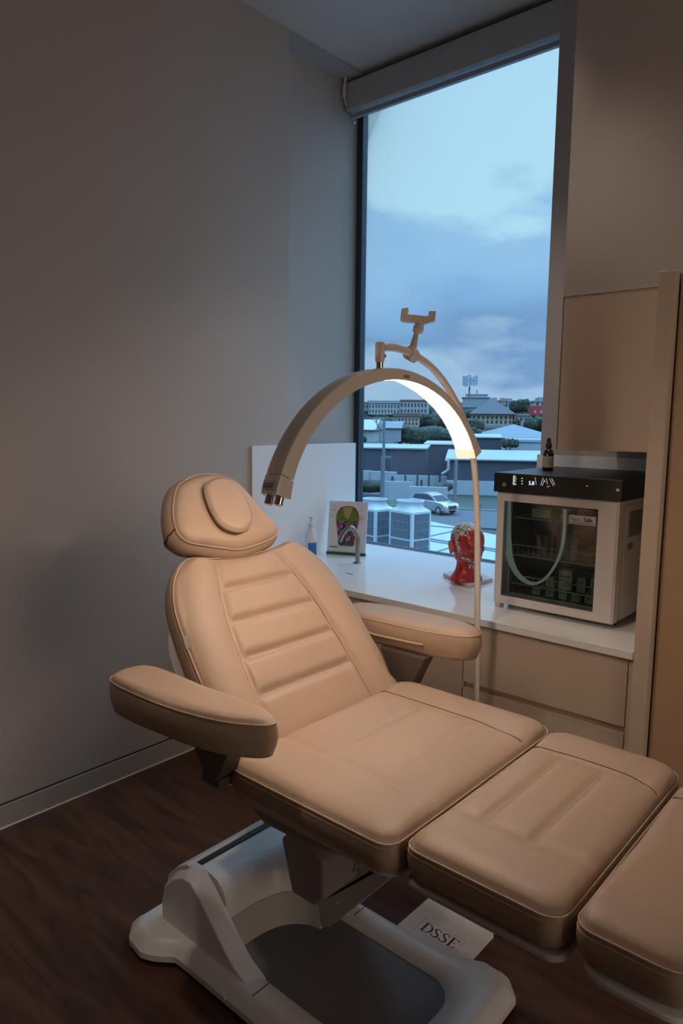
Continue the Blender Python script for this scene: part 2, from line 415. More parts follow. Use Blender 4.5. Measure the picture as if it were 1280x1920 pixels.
# tall unit on the right
tu = thing('tall_cabinet', 'tall tan cupboard at the right edge, standing beside the fridge', 'cabinet', (-.3, 2.04, 0))
MB().box(-.666, -.6215, 2.04, YW-.002, 0, 1.800).build('end_panel', M_joinside, tu, bevel=.0015)
MB().box(-.6215, .30, 2.10, 2.76, 0, 1.798).build('carcass', M_dark, tu)
MB().box(-.617, -.17, 2.072, 2.094, .08, 1.797).build('door', M_door, tu, bevel=.002)
MB().box(-.166, .30, 2.072, 2.094, .08, 1.797).build('door', M_door, tu, bevel=.002)
# ================================================================== TREATMENT CHAIR
YC = 1.245
ch = thing('treatment_chair', 'large beige leather treatment chair with padded armrests on a white base', 'treatment chair', (-1.1, YC, 0))
# --- seat
flat = Fr((0, 0, .598), (1, 0, 0), (0, 1, 0), (0, 0, 1))
def gseat(u, v):
    h = 0
    for yy in (1.075, 1.44): h -= .0035*math.exp(-((v-yy)/.010)**2)
    for xx in (-.98, -.83): h -= .003*math.exp(-((u-xx)/.010)**2)*(1 if 1.09 < v < 1.42 else 0)
    h += .004*math.exp(-((v-1.51)/.05)**2)
    return h
seat = Cushion(rrect(-1.135, -.686, .918, 1.578, (.05, .035, .06, .05)), .062, .020, flat, R=.055, groove=gseat, bulge=.008)
so = seat.mesh().build('seat_cushion', M_leather, ch, smooth=True, angle=60)
seat.piping().build('piping', M_pipe, so, smooth=True)
seat.piping(.0008, dw=-.0085, off=.0035).build('edge_stitching', M_stitch, so, smooth=True)
seat.line([(-1.12, 1.447), (-.9, 1.448), (-.80, 1.445), (-.700, 1.425)], .0013).build('seam', M_seam, so, smooth=True)
seat.line([(-1.11, 1.072), (-.9, 1.068), (-.71, 1.075)], .0009, -.0002).build('seam', M_stitch, so, smooth=True)
# --- leg section
def gleg(u, v):
    h = 0
    for xx in (-.597, -.502):
        e = max(0, 1.095-v, v-1.385); h -= .0055*math.exp(-((u-xx)/.012)**2)*math.exp(-(e/.02)**2)
    h -= .004*math.exp(-((v-1.415)/.010)**2); h += .004*math.exp(-((v-1.49)/.045)**2)
    e = max(0, -.66-u, u+.42); h -= .004*math.exp(-((v-1.085)/.016)**2)*math.exp(-(e/.02)**2)
    return h
leg = Cushion(rrect(-.676, -.386, .942, 1.560, (.030, .035, .06, .05)), .062, .020, flat, R=.05, groove=gleg, bulge=.007)
lo = leg.mesh().build('leg_cushion', M_leather, ch, smooth=True, angle=60)
leg.piping().build('piping', M_pipe, lo, smooth=True)
leg.piping(.0008, dw=-.0085, off=.0035).build('edge_stitching', M_stitch, lo, smooth=True)
leg.line([(-.668, 1.422), (-.55, 1.428), (-.45, 1.424), (-.395, 1.40)], .0012).build('seam', M_seam, lo, smooth=True)
for xx in (-.594, -.499):
    leg.stitches([(xx, 1.09), (xx, 1.38)]).build('stitching', M_stitch, lo)
# --- foot section
foot = Cushion(rrect(-.374, -.190, .955, 1.50, (.03, .06, .06, .04)), .062, .020, flat, R=.05, bulge=.008,
               groove=lambda u, v: -.002*math.exp(-((v-1.06-(u+.3)*.4)/.008)**2)-.003*math.exp(-((v-1.40)/.01)**2))
fo = foot.mesh().build('foot_cushion', M_leather, ch, smooth=True, angle=60)
foot.piping().build('piping', M_pipe, fo, smooth=True)
foot.piping(.0008, dw=-.0085, off=.0035).build('edge_stitching', M_stitch, fo, smooth=True)
foot.line([(-.366, 1.405), (-.30, 1.405), (-.20, 1.39)], .0012).build('seam', M_seam, fo, smooth=True)
# boards that carry the cushions
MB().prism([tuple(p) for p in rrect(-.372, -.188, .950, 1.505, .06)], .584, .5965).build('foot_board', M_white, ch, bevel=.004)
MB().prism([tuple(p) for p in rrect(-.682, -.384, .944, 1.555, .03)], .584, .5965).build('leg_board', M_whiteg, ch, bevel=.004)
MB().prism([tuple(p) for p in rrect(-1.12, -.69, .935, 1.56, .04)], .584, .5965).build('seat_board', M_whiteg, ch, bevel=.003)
# --- backrest
A = rad(51); Ub = Vector((-math.cos(A), 0, math.sin(A))); Nb = Vector((math.sin(A), 0, math.cos(A)))
TB = .070
frb = Fr(Vector((-1.206, YC, .745))-Nb*TB, (0, 1, 0), Ub, Nb)
half = [(.255, -.135), (.284, -.07), (.293, .0), (.292, .08), (.287, .18), (.277, .26), (.25, .325), (.207, .372), (.165, .386), (.10, .374), (.0, .366)]
out = [(x, y) for x, y in half] + [(-x, y) for x, y in half[-2::-1]]
out = [Vector(p) for p in out]
bo_ = catmull(out, 6)
def seamy(s_):
    K = ((-.14, .178), (0, .173), (.1, .166), (.2, .153), (.28, .133), (.38, .10))
    for (a, b), (c_, d) in zip(K, K[1:]):
        if s_ <= c_: return b+(d-b)*(s_-a)/(c_-a)
    return .1
SL = (0.0, .097, .192, .283)
def gback(u, v):
    h = 0; sy = seamy(max(v, -.14)); d = abs(u)-sy
    h -= .009*math.exp(-(d/.009)**2)
    if d > 0: h += .012*math.sin(PI*min(1, d/.12))
    else:
        e = max(0, abs(u)-sy+.02)
        for s_ in SL: h -= .0105*math.exp(-((v-s_)/.012)**2)*math.exp(-(e/.012)**2)
    return h
back = Cushion(bo_, TB, .014, frb, R=.05, N=260, rings=80, groove=gback, bulge=.010, inset=.02)
bk = back.mesh().build('backrest_cushion', M_leather, ch, smooth=True, angle=60)
back.piping().build('piping', M_pipe, bk, smooth=True)
back.piping(.0008, dw=-.0085, off=.0035).build('edge_stitching', M_stitch, bk, smooth=True)
for sg in (-1, 1):
    back.line([(sg*seamy(s_), s_) for s_ in (-.11, -.03, .05, .12, .2, .28, .355)], .0011 if sg > 0 else .0010).build('seam', M_seam if sg > 0 else M_stitch, bk, smooth=True)
back.stitches([(-seamy(s_)-.005, s_) for s_ in (-.11, -.03, .05, .12, .2, .28, .355)]).build('stitching', M_stitch, bk)
for s_ in SL:
    w_ = seamy(s_)-.004
    back.stitches([(-w_, s_-.006), (0, s_-.006), (w_, s_-.006)], .005, .003, .0006).build('stitching', M_stitch, bk)
# the small white fabric tag in the left seam
q = back.fr
MB().add([q(-.2915, .160, TB+.001), q(-.282, .162, TB+.011), q(-.278, .192, TB+.010), q(-.2875, .192, TB+.001),
          q(-.2930, .160, TB-.001), q(-.2835, .162, TB+.009), q(-.2795, .192, TB+.008), q(-.289, .192, TB-.001)],
         [(0, 1, 2, 3), (7, 6, 5, 4), (0, 4, 5, 1), (1, 5, 6, 2), (2, 6, 7, 3), (3, 7, 4, 0)]).build('fabric_tag', mat('tag_fabric', (.42, .38, .33), .7), bk)
# shell behind the backrest
sh = Cushion(catmull([Vector((p.x*1.03, p.y*.86-.035)) for p in out], 6), .022, .001, Fr(Vector((-1.206, YC, .745))-Nb*(TB+.022), (0, 1, 0), Ub, Nb), R=.02, rings=6, inset=.02, bulge=.004)
sh.mesh().build('back_shell', M_white, ch, smooth=True)
for y_, d_ in ((.98, .02), (1.51, -.02)):
    MB().tube([(-1.36, y_, .74), (-1.30, y_, .70), (-1.24, y_+d_, .62), (-1.15, y_+2*d_, .54)], .016, 10).build('recline_bracket', M_white, ch, smooth=True)
MB().box(-1.42, -1.30, .975, 1.515, .725, .745).build('recline_crossbar', M_white, ch, bevel=.004)
# --- headrest
TH = .085
frh = Fr(Vector((-1.400, YC, 1.030))-Nb*TH, (0, 1, 0), Ub, Nb)
hd = [(-.134,.239),(-.074,.268),(-.008,.275),(.049,.258),(.080,.221),(.102,.158),(.126,.098),(.127,.070),(.100,.052),(.052,.041),(-.03,.032),(-.091,.046),(-.141,.062),(-.172,.072),(-.193,.093),(-.195,.121),(-.176,.176)]
def ghd(u, v):
    return .010*math.exp(-(((u+.03)/.11)**2+((v-.15)/.09)**2))
head = Cushion(catmull([Vector(p) for p in hd], 6), TH, .016, frh, R=.05, groove=ghd, bulge=.020, inset=.022)
ho = head.mesh().build('headrest_cushion', M_leather, ch, smooth=True, angle=60)
head.piping().build('piping', M_pipe, ho, smooth=True)
head.piping(.0008, dw=-.0085, off=.0035).build('edge_stitching', M_stitch, ho, smooth=True)
def side_pt(cu, a_deg, t_, lift=.0012):
    p_ = min(cu.o, key=lambda q: abs(((math.degrees(math.atan2((q-cu.c).y, (q-cu.c).x))-a_deg+180) % 360)-180)); q = p_-cu.c
    off = -cu.inset*(1-t_)**2+cu.bulge*math.sin(PI*t_)+lift; return cu.fr(*(cu.c+q.normalized()*(q.length+off)), cu.T*t_)
MB().tube([side_pt(head, 195-6*t_, t_) for t_ in [k/14 for k in range(15)]], .0014, 6).build('side_seam', M_dark, ho, smooth=True)
pad = [(-.08,.212),(-.03,.237),(.012,.228),(.033,.178),(.030,.123),(.013,.086),(-.024,.066),(-.061,.071),(-.089,.095),(-.096,.145)]
fpd = Fr(frh(0, 0, TH+.026), (0, 1, 0), Ub, Nb)
pc = Cushion(catmull([Vector(p) for p in pad], 8), .013, .008, fpd, R=.03, N=120, rings=20, bulge=.002, inset=.002)
po = pc.mesh().build('face_pad', M_leather, ho, smooth=True, angle=60)
MB().box(-.02, .02, -.10, .12, -.035, -.005, Fr(frh(-.0, .05, 0), (0, 1, 0), Ub, Nb)).build('headrest_bar', M_chrome, ch, bevel=.003)
# --- armrests
near = [(-1.405,-.375),(-1.398,-.425),(-1.36,-.452),(-1.25,-.455),(-1.13,-.445),(-1.03,-.42),(-.965,-.385),(-.946,-.362),(-.958,-.341),(-1.02,-.334),(-1.15,-.332),(-1.28,-.336),(-1.375,-.347)]
far = [(-1.40,.40),(-1.37,.345),(-1.30,.322),(-1.17,.326),(-1.067,.335),(-.975,.362),(-.950,.395),(-.953,.425),(-.985,.452),(-1.06,.470),(-1.17,.476),(-1.30,.462),(-1.375,.435)]
for pts, sg in ((near, -1), (far, 1)):
    TA = .072
    fra = Fr((0, YC, .822-TA), (1, 0, 0), (0, 1, 0), (0, 0, 1))
    a = Cushion(catmull([Vector(p) for p in pts], 7), TA, .012, fra, R=.035, N=200, rings=24, bulge=.006, inset=.010)
    ao = a.mesh().build('armrest_pad', M_leather, ch, smooth=True, angle=60)
    a.piping(.0014, dw=-.001).build('piping', M_pipe, ao, smooth=True)
    if sg > 0:
        MB().tube([(-1.36, YC+.338, .782), (-1.24, YC+.315, .781), (-1.12, YC+.3215, .783), (-1.075, YC+.327, .784)], .0035, 8).build('zip_seam', M_pipe, ao, smooth=True)
    y0, y1 = sorted((YC+sg*.275, YC+sg*.40)); ys = YC+sg*.315
    MB().prism([(-1.22, .751), (-1.06, .751), (-1.085, .70), (-1.10, .665), (-1.12, .640), (-1.15, .640), (-1.18, .68)], min(ys, ys+sg*.05), max(ys, ys+sg*.05), Fr((0, 0, 0), (1, 0, 0), (0, 0, 1), (0, 1, 0))).build('armrest_bracket', mat('bracket_brown', (.09, .07, .06), .5), ch, bevel=.004)
    MB().box(-1.17, -1.11, min(YC+sg*.26, YC+sg*.36), max(YC+sg*.26, YC+sg*.36), .625, .645).build('armrest_hinge', mat('bracket_brown', (.09, .07, .06), .5), ch, bevel=.003)
# --- undercarriage: seat frame, lifting arm, column
MB().prism([(-1.16, .583), (-.70, .583), (-.70, .565), (-.86, .525), (-.98, .505), (-1.10, .500), (-1.17, .53)], 1.00, 1.49, Fr((0, 0, 0), (1, 0, 0), (0, 0, 1), (0, 1, 0))).build('seat_frame', mat('underframe', (.30, .25, .21), .5), ch, bevel=.012)
XZ = Fr((0, 0, 0), (1, 0, 0), (0, 0, 1), (0, 1, 0))
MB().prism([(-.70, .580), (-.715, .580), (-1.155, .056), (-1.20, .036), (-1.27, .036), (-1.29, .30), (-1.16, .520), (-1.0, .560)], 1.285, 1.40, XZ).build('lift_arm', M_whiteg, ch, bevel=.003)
MB().prism([(-1.205, .355), (-1.175, .375), (-1.085, .372), (-1.055, .350), (-1.055, .255), (-1.085, .222), (-1.165, .222)], 1.15, 1.284, XZ).build('motor_housing', mat('housing_grey', (.26, .23, .21), .5), ch, bevel=.012, seg=3)
for q in ((637, 1637), (635, 1695)):
    p = on(*q, 1, 1.285); MB().lathe([(.006, 0), (.006, .003), (.003, .005)], p, 12, Fr(p, (1, 0, 0), (0, 0, 1), (0, -1, 0))).build('bolt', M_chrome, ch, smooth=True)
h1, h2, h3, h4 = [on(*q, 1, 1.283) for q in ((654, 1600), (640, 1613), (664, 1629), (682, 1617))]
hp = [h1, Vector(h1)+Vector((0, -.015, 0)), Vector(h2)+Vector((0, -.03, 0)), Vector(h3)+Vector((0, -.03, 0)), Vector(h4)+Vector((0, -.015, 0)), h4]
MB().tube(resample(catmull(hp, 4, False), 24, False), .0026, 8).build('pull_handle', M_chrome, ch, smooth=True)
MB().box(-1.30, -1.12, 1.12, 1.40, .50, .56).build('hinge_block', M_whiteg, ch, bevel=.01)
# --- floor base: dog-bone casting with recessed grey tray, rear hood
YB0, YB1 = .972, 1.432
def dog(dx):
    P = [(-1.585,.965),(-1.545,.928),(-1.48,.920),(-1.445,.935),(-1.40,.970),(-1.35,YB0),(-1.0,YB0),(-.90,YB0),(-.86,.945),(-.80,.918),(-.73,.925),(-.69,.965),
         (-.685,1.20),(-.69,1.43),(-.73,1.472),(-.79,1.475),(-.835,1.455),(-.87,YB1),(-1.0,YB1),(-1.35,YB1),(-1.40,1.435),(-1.445,1.465),(-1.48,1.480),(-1.545,1.472),(-1.585,1.435),(-1.59,1.2)]
    P = resample([Vector(p) for p in P], 240)
    c_ = Vector((-1.137, 1.2)); out = []
    n = len(P)
    for i in range(n):
        t = (P[(i+2) % n]-P[i-2]).normalized(); nn = Vector((t.y, -t.x)); out.append(P[i]+nn*dx)
    return out
def ring(P, z): return [Vector((p.x, p.y, z)) for p in P]
R_ = [ring(dog(-.006), .010), ring(dog(.004), .014), ring(dog(.004), .030), ring(dog(-.010), .046), ring(dog(-.022), .057), ring(dog(-.028), .0585)]
rect0 = resample([Vector(p) for p in rrect(-1.40, -.785, 1.048, 1.362, .075)], 120)
rect1 = resample([Vector(p) for p in rrect(-1.40, -.800, 1.062, 1.348, .070)], 120)
import bmesh
bmm = bmesh.new(); lp_ = []
for P in (R_[-1], ring(rect0, .0585)):
    vs_ = [bmm.verts.new(p) for p in P]; lp_.append(vs_)
    for i in range(len(vs_)): bmm.edges.new((vs_[i], vs_[(i+1) % len(vs_)]))
bmesh.ops.triangle_fill(bmm, use_beauty=True, use_dissolve=False, edges=bmm.edges[:])
bmm.verts.index_update()
tf = ([v.co.copy() for v in bmm.verts], [tuple(v.index for v in f.verts) for f in bmm.faces]); bmm.free()
mbb = MB().loft(R_, True, False).add(*tf); mbb.loft([ring(rect0, .0585), ring(rect1, .034)], False, False)
import mathutils
bs = mbb.build('base_cover', M_white, ch, smooth=True, angle=35)
_b = bmesh.new(); _b.from_mesh(bs.data); bmesh.ops.remove_doubles(_b, verts=_b.verts, dist=.00005); bmesh.ops.recalc_face_normals(_b, faces=_b.faces); _b.to_mesh(bs.data); _b.free()
MB().prism([tuple(p) for p in rrect(-1.41, -.795, 1.055, 1.355, .07)], .028, .035).build('base_tray', M_tray, ch)
for y0, y1, xx in ((YB0-.006, 1.048, -1.135), (1.362, YB1+.006, -1.135)):
    MB().box(xx-.001, xx+.001, y0+.030 if y0 < 1.1 else y0, y1 if y0 < 1.1 else y1-.030, .0575, .0590).build('cover_joint', M_dark, bs)
MB().lathe([(.0045, 0), (.0045, .002), (.001, .003)], (0, 0, 0), 10, Fr((-1.20, YB0-.008, .035), (1, 0, 0), (0, 0, 1), (0, -1, 0))).build('cover_screw', M_white, bs)
# hood: two side fenders, back shell, louvre slot, inner panels
prof = [(-1.525,.050),(-1.528,.110),(-1.512,.170),(-1.470,.213),(-1.428,.238),(-1.392,.240),(-1.352,.212),(-1.318,.180),(-1.282,.146),(-1.245,.108),(-1.205,.078),(-1.165,.060),(-1.150,.052)]
small = [((x+1.36)*.93-1.36, (z-.05)*.88+.05) for x, z in prof]
hood = MB().loft([[XZ(x, z, 1.008) for x, z in small], [XZ(x, z, 1.044) for x, z in prof], [XZ(x, z, 1.057) for x, z in prof]]).loft([[XZ(x, z, 1.402) for x, z in small], [XZ(x, z, 1.366) for x, z in prof], [XZ(x, z, 1.353) for x, z in prof]])
bsh = [(-1.528,.05),(-1.531,.110),(-1.515,.172),(-1.472,.216),(-1.430,.241),(-1.422,.236),(-1.462,.206),(-1.50,.165),(-1.512,.108),(-1.510,.05)]
hood.prism(bsh, 1.030, 1.380, XZ)
ho_ = hood.build('rear_hood', M_white, ch, bevel=.004, seg=3)
MB().prism([(-1.432,.226),(-1.424,.236),(-1.408,.236),(-1.408,.226)], 1.058, 1.352, XZ).build('vent_slot', M_black, ho_)
def plan(x, k):
    """front outline of the hood body, k = how far it bulges"""
    P = catmull([Vector(p) for p in ((x, 1.060), (x-.002, 1.12), (x+.004, 1.18), (x+.022*k, 1.232), (x+.06*k, 1.270), (x+.10*k, 1.284))], 6, False)
    return [(p.x, p.y) for p in P]+[(x+.10*k, 1.352), (-1.408, 1.352), (-1.408, 1.060)]
def rr_(x, k, z, zb=None):
    P = plan(x, k); return [Vector((px_, py_, z if px_ > -1.40 else (zb or z))) for px_, py_ in P]
MB().loft([rr_(-1.303, 1, .126), rr_(-1.310, .85, .185), rr_(-1.322, .6, .206), rr_(-1.345, .3, .222, .232)]).build('upper_panel', M_white, ho_, smooth=True, angle=30)
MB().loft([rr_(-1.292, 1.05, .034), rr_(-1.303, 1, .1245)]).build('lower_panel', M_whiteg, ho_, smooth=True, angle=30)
# small black wire loop hanging under the leg section
w = [on(*q_, 1, 1.30) for q_ in ((928, 1738), (930, 1750), (937, 1758), (946, 1755), (944, 1745))]
MB().tube(resample(catmull([Vector((-.64, 1.30, .583))]+w, 5, False), 30, False), .002, 6).build('wire_loop', M_black, ch, smooth=True)

# ================================================================== HALF-MOON LAMP
LC = Vector((-.924, 1.251, 1.133)); PHI, TIL = -.041, -.041
ld = Vector((-math.sin(PHI), math.cos(PHI), 0)); lh = Vector((math.cos(PHI), math.sin(PHI), 0))
lu = Vector((0, 0, 1))*math.cos(TIL)+lh*math.sin(TIL); ln = ld.cross(lu)
if ln.x < 0: ln = -ln
def polar(q):
    P = onplane(*q, LC, ln)-LC; return math.atan2(P.dot(lu), P.dot(ld)), math.hypot(P.dot(lu), P.dot(ld))
OUT = [(525,894),(564,808),(594.7,759.4),(646.8,714.5),(690,694.7),(733,689.4),(783,700),(819,718),(855,754),(880,790),(900,836.7)]
INN = [(551,902),(578.6,822),(611,779),(639.7,754),(675.6,729),(726,714.5),(769,712.7),(797.8,723.5),(833.7,750.4),(862.4,786.4),(887.6,842)]
def fitpoly(pts, deg=4):
    X = [polar(q) for q in pts]; n = deg+1; t0 = PI/2
    Am = [[sum((a-t0)**(i+j) for a, _ in X) for j in range(n)] for i in range(n)]; B = [sum(r*(a-t0)**i for a, r in X) for i in range(n)]
    for i in range(n):
        pv = max(range(i, n), key=lambda k: abs(Am[k][i])); Am[i], Am[pv] = Am[pv], Am[i]; B[i], B[pv] = B[pv], B[i]
        for k in range(i+1, n):
            f = Am[k][i]/Am[i][i]; B[k] -= f*B[i]
            for j in range(i, n): Am[k][j] -= f*Am[i][j]
    c = [0]*n
    for i in reversed(range(n)): c[i] = (B[i]-sum(Am[i][j]*c[j] for j in range(i+1, n)))/Am[i][i]
    return lambda a: sum(c[i]*(a-t0)**i for i in range(n))
ro, ri = fitpoly(OUT), fitpoly(INN)
def lp(a, r, w): return LC + ld*(math.cos(a)*r) + lu*(math.sin(a)*r) + ln*w
WF, WB_, WI = 0, -.046, -.054
def rb(a):
    t = max(0, min(1, (math.degrees(a)-60)/55)); return -.0005+.019*t*t*(3-2*t)
def section(a, inset=0, lip=0):
    o, i_ = ro(a)-inset, ri(a)+inset; k = .006
    return [lp(a, i_, -inset), lp(a, o-k, -inset), lp(a, o-k*.3, -inset-k*.3), lp(a, o, -inset-k), lp(a, o, WB_+inset+k), lp(a, o-k*.3, WB_+inset+k*.3), lp(a, o-k, WB_+inset), lp(a, i_+rb(a), WI+inset)]
lamp = thing('beauty_lamp', 'half-moon beauty lamp, glowing warm white, arching over the treatment chair on a slim pole', 'lamp', (-1.10, 1.90, 0))
a0, a1 = rad(33.5), rad(154.3)
MB().loft([section(a0+(a1-a0)*k/72) for k in range(73)]).build('arch_shell', M_lamp, lamp, smooth=True, angle=35)
# luminous diffuser set into the inner face
rings = []
for k in range(61):
    a = rad(34.3)+(rad(150)-rad(34.3))*k/60; r = ri(a)
    rings.append([lp(a, r+.004, -.0025)]+[lp(a, r+rb(a)*q-.0002-.0012*math.sin(PI*q), -.0035+(WI+.0070)*q) for q in (0, .12, .3, .5, .7, .88, 1)]+[lp(a, r+rb(a)+.004, WI+.0030)])
M_led = emis('led_diffuser', (1.0, .76, .57), 54)
MB().loft(rings).build('led_diffuser', M_led, lamp)
def cap(aa, ab, name):
    o = MB().loft([section(aa+(ab-aa)*k/4, -.0006) for k in range(5)]).build(name, M_lamp, lamp, smooth=True, angle=35); return o
cap(rad(33.3), rad(29.9), 'end_cap'); ec = cap(rad(154.6), rad(160.2), 'end_cap')
# knobs under the left end
ae = rad(160.2); tdir = (lp(ae+.02, .37, 0)-lp(ae, .37, 0)).normalized()
for w_ in (-.009, -.037):
    c0 = lp(ae, (ro(ae)+ri(ae))/2, w_)
    MB().lathe([(.0065, 0), (.0085, .002), (.0085, .016), (.006, .018)], c0, 20, Fr(c0, ln, ln.cross(tdir), tdir)).build('knob', M_chrome, lamp, smooth=True)
# logo on the left cap (outer face) and at the crown (side face)
am = rad(157.6); rt = (lp(am+.02, ro(am), 0)-lp(am, ro(am), 0)).normalized(); outn = (lp(am, ro(am)+.01, 0)-lp(am, ro(am), 0)).normalized()
fr1 = Fr(lp(am, ro(am)+.0008, -.0405)+rt*.006, ln, -rt, outn)
lg, _ = serif_DSSE(fr1, .0095, parent=ec, m=mat('grey_ink', (.10, .085, .08), .6), name='cap_lettering')
mbx = MB()
for a_, b_ in (((-.003, -.003), (.036, -.003)), ((-.003, .0125), (.036, .0125)), ((-.003, -.003), (-.003, .0125)), ((.036, -.003), (.036, .0125))): mbx.ribbon([a_, b_], .0004, fr1, .0004)
mbx.build('lettering_border', M_line, ec)
am = rad(87); rt = (lp(am-.02, ri(am), 0)-lp(am, ri(am), 0)).normalized(); up_ = (lp(am, ri(am)+.01, 0)-lp(am, ri(am), 0)).normalized()
fr2 = Fr(lp(am, ri(am)+.006, .0002), rt, up_, ln)
serif_DSSE(fr2, .0065, parent=lamp, m=mat('grey_ink', (.10, .085, .08), .6), name='crown_lettering')
# swivel joint on the crown
aj = min((rad(80+k*.25) for k in range(100)), key=lambda a: abs(((lp(a, ro(a), -.022)-CAM).dot(RR)/(lp(a, ro(a), -.022)-CAM).dot(fw))*F+640-711))
J = lp(aj, ro(aj)-.002, -.022)
zz = lambda y: onplane(711, y, J, ln).z
MB().lathe([(.0075, 0), (.0075, zz(676)-J.z)], J, 20).build('chrome_collar', M_chrome, lamp, smooth=True)
MB().lathe([(.0085, zz(679)-J.z), (.0105, zz(675)-J.z), (.0105, zz(646)-J.z), (.009, zz(642)-J.z), (.004, zz(641)-J.z)], J, 24).build('joint_socket', M_lamp, lamp, smooth=True)
# curved arm and pole in the vertical plane through the joint and the pole foot
PF = Vector((-1.10, 1.90, 0)); hdn = Vector((PF.x-J.x, PF.y-J.y, 0)).normalized(); pn = Vector((hdn.y, -hdn.x, 0))
def ap(x, y): return onplane(x, y, J, pn)
arm = [ap(*q) for q in ((716, 652), (735, 651), (758, 657), (780, 668), (803, 684), (825, 707), (845, 737), (862, 770), (875, 806), (884, 840), (889, 875), (892.5, 925), (894.5, 985), (894.8, 1060), (894.5, 1160))]
foot_ = ap(892.5, 1310)
arm += [foot_, Vector((foot_.x, foot_.y, .30)), Vector((foot_.x, foot_.y, .02))]
P = resample(catmull(arm, 6, False), 110, False)
MB().tube(P, .0092, 14).build('curved_pole', M_lamp, lamp, smooth=True)
k = J + hdn*.010; k.z = zz(666)
MB().lathe([(.003, 0), (.003, .006), (.0045, .007), (.0045, .012)], k, 12, Fr(k, pn, (0, 0, 1), hdn)).build('clamp_screw', M_steel, lamp, smooth=True)
MB().lathe([(.14, 0), (.14, .018), (.135, .024), (.03, .03), (.02, .045), (.012, .05)], (foot_.x, foot_.y-.0, 0), 40).build('floor_base', M_lamp, lamp, smooth=True)
# phone holder clipped on the arm: its own thing
ctr = ap(771, 664)
ph = thing('phone_holder', 'empty white phone holder on a springy neck, clipped to the top of the lamp arm', 'phone holder', tuple(ctr))
ta = (ap(785, 672)-ap(755, 656)).normalized(); cr = ta.cross(pn)
MB().lathe([(.010, -.019), (.0145, -.018), (.0165, -.013), (.0165, .011), (.0145, .016), (.010, .017)], ctr, 20, Fr(ctr, pn, cr, ta)).build('clamp', M_lamp, ph, smooth=True)
MB().tube([ap(759, 668)+pn*.004, ap(763, 676)+pn*.006, ap(771, 680)+pn*.006, ap(778, 677)+pn*.004, ap(779, 672)], .0010, 6).build('spring_clip', M_steel, ph, smooth=True)
n0, n1 = ap(773, 656), ap(781, 622)
ax = (n1-n0).normalized(); L_ = (n1-n0).length
prof_ = []
for i in range(13):
    t = i/13; r = .0092-.0040*t; prof_ += [(r, L_*t), (r, L_*(t+.035)), (r*.72, L_*(t+.045)), (r*.72, L_*(t+.07))]
sx = ax.cross(pn)
MB().lathe(prof_, n0, 16, Fr(n0, pn, sx, ax)).build('spring_neck', M_lamp, ph, smooth=True, angle=30)
n2 = ap(783, 621)
MB().lathe([(.007, 0), (.0125, .002), (.0125, .013), (.0085, .015), (.0085, .0175), (.0115, .019), (.0115, .028), (.010, .034)], n2-ax*.002, 20, Fr(n2-ax*.002, pn, sx, ax)).build('ball_nut', M_lamp, ph, smooth=True)
bpts = [(753,579),(750,601),(756,604),(798,608),(815,603),(817,584),(804,584),(802,594),(765,590),(763,586),(766,585),(765,578)]
nc = Vector((CAM.x-n2.x, CAM.y-n2.y, 0)).normalized()
B0 = [onplane(*q, n2+Vector((0, 0, .02)), nc) for q in bpts]
MB().loft([[p+nc*.011 for p in B0], [p-nc*.013 for p in B0]]).build('phone_cradle', M_lamp, ph, bevel=.0015)

# ================================================================== THINGS ON THE BENCH AND FLOOR
# tap
p = on(670, 1056, 2, ZT)
tapo = thing('tap', 'curved brushed steel tap rising from the white benchtop', 'tap', (p.x, p.y, ZT))
zt_ = on(672, 992, 0, p.x).z
q_ = onplane(637, 1014, p, Vector((p.x, p.y, 0)).normalized())
dirh = Vector((q_.x-p.x, q_.y-p.y, 0)); 
hz = lambda y: onplane(671, y, p, Vector((p.x, p.y, 0)).normalized()).z
S0 = Vector((p.x, p.y, ZT)); a_ = dirh.length
hk = hz(1006)
pts = [S0, S0+Vector((0, 0, .06)), Vector((p.x, p.y, hk-.012)), Vector((p.x, p.y, hk+.004))+dirh*.04, Vector((p.x, p.y, hz(991)))+dirh*.30, Vector((p.x, p.y, hz(992)))+dirh*.58, Vector((p.x, p.y, hz(1001)))+dirh*.83, Vector((p.x, p.y, hz(1016)))+dirh*1.02]
MB().tube(resample(catmull(pts, 8, False), 50, False), .0108, 16).build('spout', M_steel, tapo, smooth=True)
MB().lathe([(.021, 0), (.021, .003), (.018, .005), (.011, .005)], (p.x, p.y, ZT), 28).build('base_ring', M_steel, tapo, smooth=True)
# spray bottle
p = on(583, 1036, 2, ZT); p = Vector((-2.30, 2.47, ZT))
p = Vector((on(583, 1020, 0, -2.30))); p.z = ZT
bt = thing('spray_bottle', 'small white bottle with a blue label by the left splashback', 'bottle', tuple(p))
MB().lathe([(.026, 0), (.029, .004), (.029, .105), (.024, .125), (.012, .140), (.012, .150)], p, 24).build('body', mat('bottle_white', (.72, .74, .76), .3), bt, smooth=True)
MB().lathe([(.014, .150), (.014, .168), (.006, .170), (.006, .190), (.011, .192), (.011, .200)], p, 20).build('pump_cap', mat('bottle_cap', (.70, .66, .68), .4), bt, smooth=True)
lb = MB(); ang0 = rad(-75); rgs = []
for z in (.012, .078): rgs.append([p+Vector((.0295*math.cos(ang0+rad(k*10)), .0295*math.sin(ang0+rad(k*10)), z)) for k in range(10)])
lb.loft(rgs, False, False, closed=False); lb.build('label', mat('label_blue', (.02, .17, .45), .5), bt, smooth=True)
